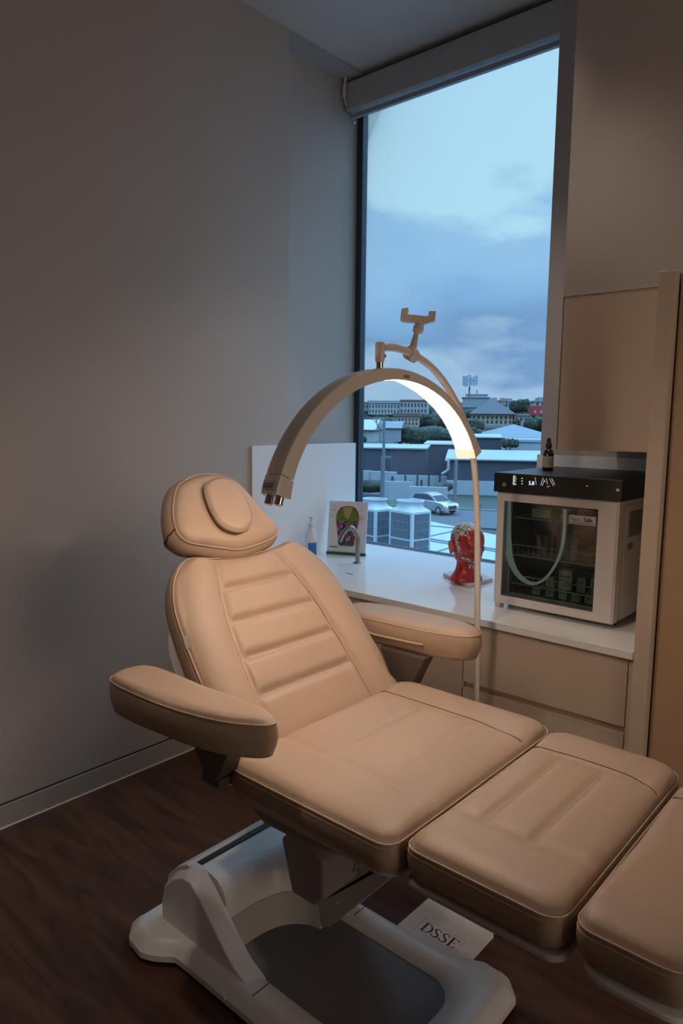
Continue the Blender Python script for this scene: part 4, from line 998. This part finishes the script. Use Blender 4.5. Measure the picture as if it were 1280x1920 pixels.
def house(name, label, x0, x1, yt, yb, dist, depth, mw, roof=None, mr=None, win=None, yaw=0, cat='building', rh=0, over=.4, group=None, mwin=None):
    """a building whose near wall spans x0..x1 and yt..yb in the view at the given distance"""
    xm = (x0+x1)/2; fr = OB(dist, xm, yaw); A = at(x0, yt, dist); B = at(x1, yt, dist); w = (B-A).dot(h_)/2; w /= max(.5, math.cos(yaw))
    zt_, zb_ = at(xm, yt, dist).z, at(xm, yb, dist).z
    t = thing(name, label, cat, (fr.O.x, fr.O.y, zb_), group)
    MB().box(-w, w, 0, depth, zb_, zt_, fr).build('walls', mw, t)
    if roof == 'flat':
        MB().box(-w-over, w+over, -over, depth+over, zt_, zt_+max(rh, .25), fr).build('roof', mr, t)
    elif roof == 'gable':
        MB().prism([(-over, zt_-.02), (depth+over, zt_-.02), (depth+over, zt_+.08), (depth/2, zt_+rh), (-over, zt_+.08)], -w-over, w+over, Fr(fr.O, fr.V, fr.W, fr.U)).build('roof', mr, t)
    elif roof == 'shed':
        MB().prism([(-over, zt_-.02), (depth+over, zt_+rh-.3), (depth+over, zt_+rh), (-over, zt_+.15)], -w-over, w+over, Fr(fr.O, fr.V, fr.W, fr.U)).build('roof', mr, t)
    elif roof == 'hip':
        v = [fr(-w-over, -over, zt_), fr(w+over, -over, zt_), fr(w+over, depth+over, zt_), fr(-w-over, depth+over, zt_), fr(-w+min(w, depth/2), depth/2, zt_+rh), fr(w-min(w, depth/2)+.01, depth/2, zt_+rh)]
        MB().add(v, [(0, 1, 5, 4), (1, 2, 5), (2, 3, 4, 5), (3, 0, 4), (3, 2, 1, 0)]).build('roof', mr, t)
    if win:
        nx, rows, ww, wh = win; H = zt_-zb_
        for r_, (za, zb2) in enumerate(rows):
            for k in range(nx):
                cx_ = -w+2*w*(k+.5)/nx; hw = w/nx*ww
                o = MB().box(cx_-hw, cx_+hw, -.12, .02, zb_+H*za, zb_+H*zb2, fr).build('window', mwin or M_wdark, t)
    return t, fr, w, zt_, zb_
M_wdark = mat('far_window', (.025, .03, .045), .6, spec=.2)
M_navy = mat('navy_cladding', (0.022, 0.029, 0.047), .6, noise=.08, nscale=.4, stretch=(4, 4, .2))
M_palew = mat('pale_render', (0.189, 0.225, 0.252), .8, noise=.04, nscale=.5)
M_cream = mat('cream_render', (0.225, 0.198, 0.149), .8, noise=.05, nscale=.3)
M_cream2 = mat('warm_render', (0.216, 0.171, 0.135), .8)
M_proof = mat('pale_metal_roof', (0.19, 0.23, 0.255), .45, noise=.06, nscale=.3)
M_groof = mat('grey_metal_roof', (0.077, 0.104, 0.126), .6, noise=.06, nscale=.3)
M_droof = mat('dark_tile_roof', (0.038, 0.038, 0.045), .8)
M_rroof = mat('brown_tile_roof', (0.090, 0.054, 0.050), .8)
M_lgrey = mat('light_concrete', (0.153, 0.180, 0.207), .8, noise=.05)
M_red = mat('red_cladding', (0.225, 0.013, 0.018), .6)
M_tree = mat('tree_foliage', (0.013, 0.023, 0.013), .95, noise=.6, nscale=1.2)
M_treeg = mat('grey_green_foliage', (0.025, 0.038, 0.029), .95, noise=.5, nscale=1.0)
M_trunk = mat('tree_bark', (.08, .07, .06), .9)
M_pole = mat('weathered_pole', (0.090, 0.104, 0.113), .8)

# warehouses behind the street
house('warehouse', 'long dark navy warehouse with a pale metal roof, left behind the street', 640, 797, 841, 905, 100, 11, M_navy, 'shed', M_proof, rh=.3, over=.3)
house('warehouse', 'dark navy warehouse block beside the pole, joining the long warehouse on its right', 797, 868, 834, 898, 117.5, 14, M_navy, 'shed', M_proof, rh=.25, over=.2)
t, fr, w, zt2, zb2 = house('warehouse', 'dark navy warehouse with a white lower wall, behind the lamp pole at right', 842, 1075, 864, 903, 92, 24, M_navy, 'shed', M_proof, rh=.35, over=.4)
MB().box(-w-.2, w, -.5, .0, GZ-.2, zb2, fr).build('lower_wall', M_palew, t)
MB().box(-w+9.6, -w+10.8, -.62, -.5, zb2-3.6, zb2-.8, fr).build('window', M_wdark, t)
dp = MB().tube([at(834, 863, 91), at(840, 864, 91), at(840, 880, 91), at(836, 884, 91), at(828, 889, 91)], .18, 8).build('downpipe', M_palew, t)
# stepped white retaining walls
for k, (x0, x1, yt, yb, dist, lab) in enumerate((
    (640, 697, 882, 916, 90, 'white stepped wall section at the far left under the dark warehouse'),
    (697, 727, 884, 922, 89.5, 'white stepped wall section left of the street pole'),
    (722, 745, 885, 930, 89, 'white stepped wall section right of the street pole'),
    (722, 775, 903, 935, 84, 'low white retaining wall in front, behind the parked car'),
    (745, 840, 892, 912, 96, 'long white courtyard wall with dark posts under the navy warehouse'),
    (770, 842, 913, 950, 82, 'low white street wall directly behind the car'))):
    fr = OB(dist, (x0+x1)/2); A, B = at(x0, yt, dist), at(x1, yt, dist); w = (B-A).dot(h_)/2
    z1 = at((x0+x1)/2, yt, dist).z; z0 = at((x0+x1)/2, yb, dist).z-1.5
    tag(MB().box(-w, w, 0, .5, z0, z1, fr).build('retaining_wall', M_palew), lab, 'wall')
for k, x in enumerate((759.5, 782, 803.5, 824)):
    A = at(x, 908, 94.5); tag(MB().box(-.12, .12, -.12, .12, A.z-1.2, at(x, 891, 94.5).z, Fr((A.x, A.y, 0), h_, g_, UP)).build('fence_post', M_wdark), '%s dark post along the white courtyard wall' % ('first', 'second', 'third', 'last')[k], 'post', 'posts along the courtyard wall')
for k, (x, yt, yb, dd, lab) in enumerate(((735.5, 893, 902, 88.6, 'short dark bollard above the low white wall'), (789.5, 900, 914, 92, 'dark bollard in the courtyard behind the car'), (769, 901, 912, 92, 'thin dark bollard left of the courtyard bollard'))):
    A = at(x, yb, dd); tag(MB().box(-.14, .14, -.14, .14, A.z-.8, at(x, yt, dd).z, Fr((A.x, A.y, 0), h_, g_, UP)).build('bollard', M_wdark), lab, 'bollard')

def bush(name, label, cat, blobs, m, group=None, trunk=None, kind=None, seed=0, amp=.35, sub=3):
    """irregular leafy mass made from displaced spheres"""
    import bmesh
    bm = bmesh.new(); lo = Vector(blobs[0][0])
    for (c, r, sq) in blobs:
        r_ = bmesh.ops.create_icosphere(bm, subdivisions=sub, radius=1)
        for v in r_['verts']:
            n_ = v.co.normalized(); k = 1+amp*(mnoise.noise(n_*2.6+Vector(c)*.37+Vector((seed, 0, 0)))+.5*mnoise.noise(n_*7+Vector(c)))
            v.co = Vector(c)+Vector((n_.x*r*k, n_.y*r*k, n_.z*r*sq*k))
    mb = MB(); mb.v = [v.co.copy() for v in bm.verts]; bm.verts.index_update(); mb.f = [tuple(v.index for v in f_.verts) for f_ in bm.faces]; mb.mi = [0]*len(mb.f); bm.free()
    if trunk:
        t = thing(name, label, cat, tuple(trunk[0]), group); mb.build('foliage', m, t, smooth=True, angle=180)
        MB().tube([trunk[0], trunk[1]], [trunk[2], trunk[2]*.6], 8).build('trunk', M_trunk, t, smooth=True)
    else:
        t = mb.build(name, m, smooth=True, angle=180); tag(t, label, cat, group)
    return t
def tree(x0, x1, yt, yb, dist, label, m=None, seed=0, n=5, trunk=True):
    rr = random.Random(seed); A, B = at(x0, yb, dist), at(x1, yb, dist); w = (B-A).length; zt_, zb_ = at((x0+x1)/2, yt, dist).z, at((x0+x1)/2, yb, dist).z; H = zt_-zb_
    bl = []
    for k in range(n):
        u = (k+.5)/n; c = A.lerp(B, u)+g_*rr.uniform(-.15, .15)*w; r = w/n*rr.uniform(.65, .95); 
        hh = H*(.75+.25*math.sin(PI*u))*rr.uniform(.85, 1.0); r = min(r, hh*.6); bl.append((Vector((c.x, c.y, zb_+hh-r)), r, 1.0))
        if hh > 2.2*r: bl.append((Vector((c.x, c.y, zb_+hh*.4)), r*1.05, 1.2))
        else: bl.append((Vector((c.x, c.y, zb_+hh*.35)), r, .8))
    c = (A+B)/2
    return bush('tree', label, 'tree', bl, m or M_tree, trunk=(Vector((c.x, c.y, zb_-1.5)), Vector((c.x, c.y, zb_+H*.4)), max(.2, w*.02)) if trunk else None, seed=seed)

# mid distance buildings
house('warehouse', 'low pale roofed shed at the left, above the dark warehouse', 640, 699, 806, 828, 135, 16, M_palew, 'gable', M_proof, rh=2.0, over=.5)
house('warehouse', 'grey shed behind the bare tree and the street pole', 702, 750, 803, 828, 160, 12, M_lgrey, 'gable', M_groof, rh=1.6, over=.4)
t, fr, w, z1, z0 = house('warehouse', 'wide blue-grey roofed hall right of the lamp arch', 898, 1050, 821, 848, 150, 30, M_palew, 'hip', M_groof, rh=2.7, over=.6)
house('warehouse', 'small dark shed with a pale roof edge right of the lamp end', 888, 941, 821, 850, 125, 10, M_navy, 'shed', M_proof, rh=.5, over=.3)
house('warehouse', 'long white flat building under the blue-grey roof at right', 955, 1070, 829, 850, 120, 8, M_palew, 'flat', M_proof, rh=.4, over=.2)
# apartment blocks
house('apartment_building', 'cream apartment building with dark tiled roof, right of the lamp arch', 884, 960.5, 776, 797, 240, 20, M_cream, 'hip', M_droof, (9, ((.15, .42), (.55, .82)), .45, 1), rh=5.5, over=1.0)
house('apartment_building', 'small cream block on the right end beside the tiled roof building', 963.5, 990, 779, 793, 240, 14, M_cream2, 'flat', M_lgrey, (3, ((.3, .7),), .5, 1), rh=.4)
house('apartment_building', 'pink-brown roofed block just above the dark tiled roof', 910, 948, 765, 776, 290, 20, M_cream2, 'hip', M_rroof, rh=2.2, over=.6)
M_whb = mat('white_render', (0.225, 0.234, 0.234), .8)
house('apartment_building', 'long white apartment building with two rows of windows on the left skyline', 690, 748.5, 756, 777, 330, 20, M_whb, 'flat', M_lgrey, (10, ((.15, .42), (.58, .85)), .42, 1), rh=1.2)
house('apartment_building', 'taller white apartment building with balconies behind the lamp arch on the left', 749.5, 800, 752, 776, 330, 20, mat('pinkish_render', (0.225, 0.207, 0.198), .8), 'flat', M_rroof, (8, ((.12, .36), (.55, .82)), .46, 1), rh=.6)
house('apartment_building', 'small yellow block at the left end of the white apartment building', 676, 689, 755, 770, 333, 12, M_cream, 'flat', M_lgrey, (3, ((.4, .7),), .5, 1), rh=.4)
house('apartment_building', 'low cream building between trees beneath the white apartments', 738, 784, 781, 800, 260, 18, M_cream, 'flat', M_rroof, (7, ((.2, .42), (.58, .82)), .45, 1), rh=1.2)
house('office_building', 'grey rooftop block on the skyline below the antenna mast', 866, 915, 746, 764, 330, 20, M_lgrey, 'flat', M_lgrey, rh=.4)
house('office_building', 'pale plant room on top of the grey skyline block', 872, 912, 740, 745.3, 333, 10, M_palew, 'flat', M_palew, rh=.2)
house('office_building', 'thin chimney stack on the plant room', 890.5, 893.5, 731, 740, 337, 1, M_lgrey, None, None)
house('office_building', 'red clad building on the right skyline by the window edge', 997, 1040, 761, 779, 280, 20, M_red, None, None, (4, ((.25, .5),), .3, 1), mwin=M_whb)
house('office_building', 'white building with square windows above the red building', 1001, 1040, 753, 762, 290, 20, M_whb, 'flat', M_lgrey, (4, ((.25, .75),), .5, 1), rh=.5)
house('office_building', 'grey block rising behind the white building at the right window edge', 1008, 1045, 745, 755, 316, 15, M_lgrey, None, None)
for k, (x0, x1, yt, lab) in enumerate(((916, 930, 746, 'grey tower left of the row on the skyline'), (937, 946, 746, 'narrow grey tower in the middle of the skyline row'), (948, 958, 747, 'second narrow grey tower beside the middle one'), (931, 936, 750, 'low grey block in the skyline row'))):
    house('tower_block', lab, x0, x1, yt, 768, 385+k, 8, M_cream2 if k % 2 else M_lgrey, None, None, (3, ((.3, .45), (.6, .75)), .4, 1))
# trees
for k, a_ in enumerate([
    (676, 700, 779, 799, 250, 'dark tree at the far left, under the white apartments', M_tree),
    (715, 742, 782, 798, 255, 'rounded tree left of the low cream building', M_treeg),
    (783, 815, 776, 800, 270, 'dark tree between the lamp arch and the low cream building', M_tree),
    (742, 800, 797, 831, 165, 'large dark bushy tree above the warehouse roof', M_tree),
    (790, 845, 795, 828, 170, 'grey-green broad tree mass inside the lamp arch', M_treeg),
    (668, 686, 815, 829, 125, 'small dark bush at the left window edge above the warehouse', M_tree),
    (868, 906, 783, 806, 200, 'grey-green tree beside the lamp end, left of the cream building', M_treeg),
    (903, 928, 752, 772, 300, 'conical dark tree in front of the grey skyline block', M_tree),
    (958, 1000, 746, 772, 320, 'broad dark tree on the right skyline', M_tree),
    (868, 905, 765, 783, 280, 'grey-green tree patch under the antenna mast', M_treeg),
    (985, 1050, 777, 806, 215, 'dark tree belt under the red building', M_tree),
    (942, 970, 820, 838, 118, 'small dark bush before the long white flat building', M_tree),
    (960, 975, 785, 800, 225, 'small dark tree beside the cream block', M_tree),
    (810, 872, 765, 800, 290, 'wide hazy tree mass seen through the lamp arch', M_treeg),
    (880, 900, 800, 818, 140, 'grey-green tree touching the lamp end cap', M_treeg)]):
    tree(*a_[:5], a_[5], a_[6], seed=k+3, n=4)
bush('hedge', 'dark clipped hedge before the white wall at the left window edge', 'hedge', [((at(660+k*5, 912, 86)), 1.0, .7) for k in range(12)], M_tree, seed=4)
bush('hedge', 'short green hedge at the right of the courtyard behind the car', 'hedge', [((at(818+k*4, 914-k*.4, 86)), .75, .7) for k in range(6)], M_treeg, seed=9)
bush('treeline', 'distant dark tree line along the whole horizon', 'trees', [((at(640+k*9, 775+5*math.sin(k*1.7), 420)), 6.5, .75) for k in range(52)], M_treeg, seed=1, sub=2)['kind'] = 'stuff'
# street poles
def pole(x, yt, yb, dist, r, label, armx=None, arm_y=None):
    B = at(x, yb, dist); T = at(x, yt, dist); T = Vector((B.x, B.y, T.z)); t = thing('street_pole', label, 'pole', (B.x, B.y, B.z))
    MB().tube([B, T], [r, r*.8], 12).build('pole', M_pole, t, smooth=True)
    if armx: a1, b1 = at(x, arm_y, dist), at(armx, arm_y, dist); MB().box(0, (b1-a1).length, -.15, .15, a1.z-.12, a1.z+.12, Fr((B.x, B.y, 0), h_, g_, UP)).build('lamp_arm', M_pole, t)
    return t, B, T
pole(717.5, 787, 938, 72, .17, 'upper street pole standing behind the left air conditioning unit', None)
pole(716, 856, 942, 79.7, .26, 'thick grey street pole with a short arm before the white walls', 731, 857)
t, B, T = pole(852, 862, 956, 73.1, .20, 'grey street pole right of the parked car')
mt, mf = at(879, 703, 300), at(879, 752, 300)
mst = thing('antenna_mast', 'mobile phone antenna mast on the skyline', 'mast', (mf.x, mf.y, mf.z))
MB().tube([mf, Vector((mf.x, mf.y, mt.z))], .35, 8).build('mast_pole', M_pole, mst)
for k, (x, y0, y1) in enumerate(((869, 705, 723), (872.5, 706, 725), (876, 704, 724), (881, 704, 726), (884.5, 708, 722), (889, 706, 724), (893.5, 704, 722))):
    a, b = at(x, y0, 299), at(x, y1, 299); MB().box(-.38, .38, -.3, .3, b.z, a.z, Fr((a.x, a.y, 0), h_, g_, UP)).build('antenna_panel', mat('antenna_grey', (.16, .20, .25), .6), mst)
a, b = at(868, 714, 299.6), at(895, 714, 299.6); MB().tube([a, b], .22, 6).build('cross_bar', M_pole, mst)
# bare tree by the pole
B = at(712, 829, 110); bt_ = MB()
rr = random.Random(5)
def br(p, d, L, r, n):
    q = p+d*L; bt_.tube([p, (p+q)/2+Vector((rr.uniform(-.1, .1), rr.uniform(-.1, .1), 0))*L*.4, q], [r, r*.8, r*.6], 5)
    if n:
        for k in range(3): br(q, (d+Vector((rr.uniform(-.7, .7), rr.uniform(-.7, .7), rr.uniform(-.1, .5)))).normalized(), L*.66, r*.55, n-1)
br(B, Vector((-.05, 0, 1)), 1.9, .14, 3)
tag(bt_.build('bare_tree', M_trunk), 'leafless tree above the warehouse roof, beside the upper street pole', 'tree')

# ---- parked car
A = at(779, 957, 73.5); Bc = at(848, 962, 70.0)
axis = (Bc-A); axis.z = 0; L = axis.length; axis.normalize(); sd = Vector((-axis.y, axis.x, 0)); zc_ = GZ
s_ = L/4.4*1.0
cf = Fr(((A+Bc)/2).to_tuple()[:2]+(zc_,), axis*s_, sd*s_, UP*s_*1.02)
car = thing('car', 'silver SUV parked on the street outside', 'car', (cf.O.x, cf.O.y, zc_))
M_car = mat('silver_car_paint', (0.225, 0.248, 0.270), .25, metal=.3, coat=.6)
body = [(-2.15, .42), (-2.2, .75), (-2.12, 1.02), (-1.95, 1.10), (1.0, 1.06), (1.75, .98), (2.10, .82), (2.2, .60), (2.18, .38), (1.75, .30), (-1.8, .30)]
bf = Fr(cf.O, cf.U, cf.W, cf.V)
def sec_(poly, w, k=1): return [bf(u, v, w) for u, v in poly]
sm = lambda poly, a, b, c_: [((u-c_[0])*a+c_[0], (v-c_[1])*b+c_[1]) for u, v in poly]
MB().loft([sec_(sm(body, .96, .9, (0, .7)), -.90), sec_(body, -.84), sec_(body, .84), sec_(sm(body, .96, .9, (0, .7)), .90)]).build('car_body', M_car, car, smooth=True, angle=35)
cab = [(-2.02, 1.06), (-1.72, 1.55), (-1.2, 1.66), (-.2, 1.66), (.35, 1.50), (1.15, 1.04)]
MB().loft([[bf(u, v, -.80+.16*(v-1.04)/.62) for u, v in cab], [bf(u, v, .80-.16*(v-1.04)/.62) for u, v in cab]]).build('cabin', M_car, car, smooth=True, angle=35)
for s1 in (-1, 1):
    sw_ = [(-1.85, 1.13), (-1.60, 1.50), (-.2, 1.56), (.28, 1.42), (.80, 1.12)]
    MB().loft([[bf(u, v, s1*(.805-.16*(v-1.04)/.62)) for u, v in sw_], [bf(u, v, s1*(.790-.16*(v-1.04)/.62)) for u, v in sw_]]).build('side_window', M_wdark, car)
ws_ = [(.40, 1.485), (1.10, 1.085)]
MB().add([bf(.42, 1.485, -.62), bf(1.12, 1.075, -.72), bf(1.12, 1.075, .72), bf(.42, 1.485, .62), bf(.38, 1.47, -.62), bf(1.08, 1.05, -.72), bf(1.08, 1.05, .72), bf(.38, 1.47, .62)], [(0, 1, 2, 3), (7, 6, 5, 4), (0, 4, 5, 1), (1, 5, 6, 2), (2, 6, 7, 3), (3, 7, 4, 0)]).build('windscreen', M_wdark, car)
for ux in (-1.38, 1.40):
    for s1 in (-1, 1):
        w_ = MB().lathe([(.34, -.1), (.36, -.06), (.36, .06), (.34, .1), (.2, .1), (.18, .06), (.02, .06)], (0, 0, 0), 24, Fr(cf(ux, s1*.80, .36), cf.U, cf.W, cf.V*s1)).build('wheel', mat('tyre_rubber', (.02, .022, .025), .7), car, smooth=True)
        MB().lathe([(.19, .075), (.19, .105), (.05, .11)], (0, 0, 0), 12, Fr(cf(ux, s1*.80, .36), cf.U, cf.W, cf.V*s1)).build('hubcap', M_car, w_)
for s1 in (-1, 1):
    MB().loft([[bf(u, v, s1*.55) for u, v in ((2.05, .72), (2.19, .70), (2.12, .86), (1.98, .90))], [bf(u, v, s1*.86) for u, v in ((1.95, .72), (2.10, .70), (2.02, .86), (1.88, .90))]]).build('headlight', emis('headlight_glow', (.9, .95, 1), 1.3), car)
MB().box(2.13, 2.215, -.45, .45, .48, .74, cf).build('grille', M_wdark, car)

# ---- near roof with air conditioning units
RZ = -2.9
M_roofw = mat('white_roof_sheet', (0.21, 0.25, 0.28), .5, noise=.04, nscale=.8)
c1, c2 = at(790, 974, 1), at(925, 1002, 1)
e1 = on(700, 957, 2, RZ); e2 = on(925, 1002, 2, RZ); e1 = on(800, 976, 2, RZ)
ed = (e2-e1).normalized(); o1 = e1-ed*14; o2 = e2+ed*14; nd = Vector((-ed.y, ed.x, 0));
if nd.dot(g_) > 0: nd = -nd
rf = thing('flat_roof', 'bright white flat roof of the lower building right below the window', 'roof', (e1.x, e1.y, RZ))
ff = Fr((o1.x, o1.y, 0), ed, nd, UP); LL = (o2-o1).length
MB().box(0, LL, 0, 26, RZ-.35, RZ, ff).build('roof_deck', M_roofw, rf)
M_rl = mat('roof_joint_grey', (0.072, 0.099, 0.135), .7)
for (xa, ya, xb, yb, wd) in ((802, 986, 880, 993, .09), (800, 1007, 852, 996, .06), (800, 1010, 925, 1030, .16), (800, 1014, 925, 1034, .05), (812, 1037, 852, 1025, .05)):
    a, b = on(xa, ya, 2, RZ), on(xb, yb, 2, RZ); d_ = (b-a).normalized(); a = a-d_*1.0; b = b+d_*2.0; n2 = Vector((-d_.y, d_.x, 0))
    MB().box(0, (b-a).length, -wd/2, wd/2, RZ, RZ+.03, Fr((a.x, a.y, 0), d_, n2, UP)).build('roof_joint', M_rl, rf)
M_ac = mat('air_unit_paint', (0.252, 0.288, 0.306), .5)
M_coil = mat('coil_dark', (0.027, 0.038, 0.050), .5)
M_grid = mat('coil_guard', (0.099, 0.131, 0.153), .5)
def ac_unit(xc, yt, dist, wl, wr, label):
    """xc = image x of the near vertical corner"""
    K = at(xc, yt, dist); zt_ = K.z; aL = rad(41)
    uL = (-h_*math.cos(aL)+g_*math.sin(aL)); uR = (h_*math.cos(rad(51))+g_*math.sin(rad(51))).normalized(); uR = Vector((-uL.y, uL.x, 0)); 
    if uR.dot(h_) < 0: uR = -uR
    fr = Fr((K.x, K.y, 0), uL, uR, UP)
    t = thing('air_conditioning_unit', label, 'air conditioner', (K.x, K.y, RZ), 'rooftop air conditioning units')
    MB().box(0, wl, 0, wr, RZ, zt_, fr).build('casing', M_ac, t, bevel=.02)
    for (fa, wd) in ((Fr((K.x, K.y, 0), uL, UP, -uR), wl), (Fr((K.x, K.y, 0), uR, UP, -uL), wr)):
        z_lo, z_hi = zt_-1.25, zt_-.06
        for (za, zb3) in ((z_lo, z_lo+.40), (z_lo+.46, z_hi)):
            p_ = MB().box(.09, wd-.09, za, zb3, 0, .012, fa).build('coil_panel', M_coil, t)
            gm = MB()
            for k in range(9): xx = .09+(wd-.18)*(k+1)/10; gm.box(xx-.006, xx+.006, za, zb3, .012, .022, fa)
            for k in range(1 if zb3-za < .5 else 2): zz_ = za+(zb3-za)*(k+1)/(2 if zb3-za < .5 else 3); gm.box(.09, wd-.09, zz_-.008, zz_+.008, .012, .022, fa)
            gm.build('coil_guard', M_grid, p_)
    c = fr(wl/2, wr/2, 0); r0_ = min(wl, wr)*.5
    n = 32; R4 = []
    def rect(k, z, s_):  # blends a square foot into a round fan cowl
        P = []
        for i_ in range(n):
            a = 2*PI*i_/n; ca, sa = math.cos(a), math.sin(a); sq = 1/max(abs(ca), abs(sa)); 
            x = ca*(sq*(1-k)+k)*wl/2*s_; y = sa*(sq*(1-k)+k)*wr/2*s_; P.append(fr(wl/2+x, wr/2+y, z))
        return P
    MB().loft([rect(0, zt_, 1.0), rect(.35, zt_+.05, .93), rect(.8, zt_+.11, .84), rect(1, zt_+.21, .82), rect(1, zt_+.25, .86), rect(1, zt_+.28, .92), rect(1, zt_+.30, .92), rect(1, zt_+.30, .82), rect(1, zt_+.21, .78)]).build('fan_cowl', M_ac, t, smooth=True, angle=50)
    return t
ac_unit(773, 962, 20.5, .98, .80, 'white rooftop air conditioning unit standing nearer the middle of the window')
ac_unit(704, 957, 21.5, .98, .80, 'white rooftop air conditioning unit at the left window edge, partly behind the plaque')

# ================================================================== LIGHT
W = D.worlds.new('sky'); SC.world = W; W.use_nodes = True; nt = W.node_tree; bg = nt.nodes['Background']
tc = nt.nodes.new('ShaderNodeTexCoord'); sx_ = nt.nodes.new('ShaderNodeSeparateXYZ'); nt.links.new(tc.outputs['Generated'], sx_.inputs[0])
mp = nt.nodes.new('ShaderNodeMapping'); mp.inputs['Scale'].default_value = (1, 1, 2.6); nt.links.new(tc.outputs['Generated'], mp.inputs[0])
n = nt.nodes.new('ShaderNodeTexNoise'); n.inputs['Scale'].default_value = 4.5; n.inputs['Detail'].default_value = 6; n.inputs['Roughness'].default_value = .5
nt.links.new(mp.outputs[0], n.inputs[0])
a = nt.nodes.new('ShaderNodeMath'); a.operation = 'MULTIPLY_ADD'; a.inputs[1].default_value = .30; a.inputs[2].default_value = -.15
nt.links.new(n.outputs['Fac'], a.inputs[0])
s = nt.nodes.new('ShaderNodeMath'); s.operation = 'ADD'; nt.links.new(sx_.outputs[2], s.inputs[0]); nt.links.new(a.outputs[0], s.inputs[1])
cr_ = nt.nodes.new('ShaderNodeValToRGB'); el = cr_.color_ramp.elements
stops = [(0, (120, 160, 200)), (.020, (150, 190, 225)), (.050, (165, 200, 230)), (.085, (122, 162, 208)), (.14, (134, 181, 228)), (.20, (146, 193, 236)), (.250, (152, 200, 238)), (.280, (182, 228, 251)), (.42, (180, 226, 252)), (.6, (160, 208, 244)), (1, (120, 170, 225))]
el[0].position, el[0].color = stops[0][0], srgb(*stops[0][1]); el[1].position, el[1].color = 1, srgb(*stops[-1][1])
for p_, c_ in stops[1:-1]:
    e_ = el.new(p_); e_.color = srgb(*c_)
nt.links.new(s.outputs[0], cr_.inputs[0]); nt.links.new(cr_.outputs[0], bg.inputs[0]); 
# added sky brightness overhead and to the right, out of view, lifting daylight indoors
def mr(src, a, b, c, d):
    m_ = nt.nodes.new('ShaderNodeMapRange'); m_.interpolation_type = 'SMOOTHSTEP'; m_.inputs[1].default_value = a; m_.inputs[2].default_value = b; m_.inputs[3].default_value = c; m_.inputs[4].default_value = d; nt.links.new(src, m_.inputs[0]); return m_.outputs[0]
za_ = mr(sx_.outputs[2], .48, .72, 1, 6.8); xa_ = mr(sx_.outputs[0], -.22, .25, 1, 1.7)
mm = nt.nodes.new('ShaderNodeMath'); mm.operation = 'MULTIPLY'; nt.links.new(za_, mm.inputs[0]); nt.links.new(xa_, mm.inputs[1]); nt.links.new(mm.outputs[0], bg.inputs[1])
# recessed ceiling downlight (out of the frame, to the left of the camera)
def downlight(label, x, y, power, size, col, spread):
    t = thing('ceiling_downlight', label, 'light', (x, y, ZC))
    MB().lathe([(.055, -.003), (.05, -.006), (.042, -.002), (.042, -.0005), (.055, 0)], (x, y, ZC), 32).build('trim_ring', M_white, t, smooth=True)
    L = D.lights.new('downlight', 'SPOT'); L.energy = power; L.color = col; L.spot_size = spread; L.spot_blend = .6; L.shadow_soft_size = size
    o = D.objects.new('downlight_bulb', L); COL.objects.link(o); o.location = (0, 0, -.03); o.parent = t
downlight('round recessed ceiling downlight over the left side of the room', -1.55, .42, 34, .045, (1, .82, .68), rad(52))
downlight('round recessed ceiling downlight nearest the window', -1.42, 2.08, 22, .07, (1, .84, .72), rad(88))

# soft warm fill added at the right wall, with no source built there
L = D.lights.new('corridor_light', 'AREA'); L.shape = 'RECTANGLE'; L.size = 1.0; L.size_y = 1.9; L.energy = 16; L.color = (1, .80, .64)
o = D.objects.new('corridor_light', L); COL.objects.link(o); o.location = (XR-.02, .95, 1.05); o.rotation_euler = (rad(90), 0, rad(90)); 

downlight('round recessed ceiling downlight above the drawers', -.85, 1.90, 13, .05, (1, .84, .72), rad(58))
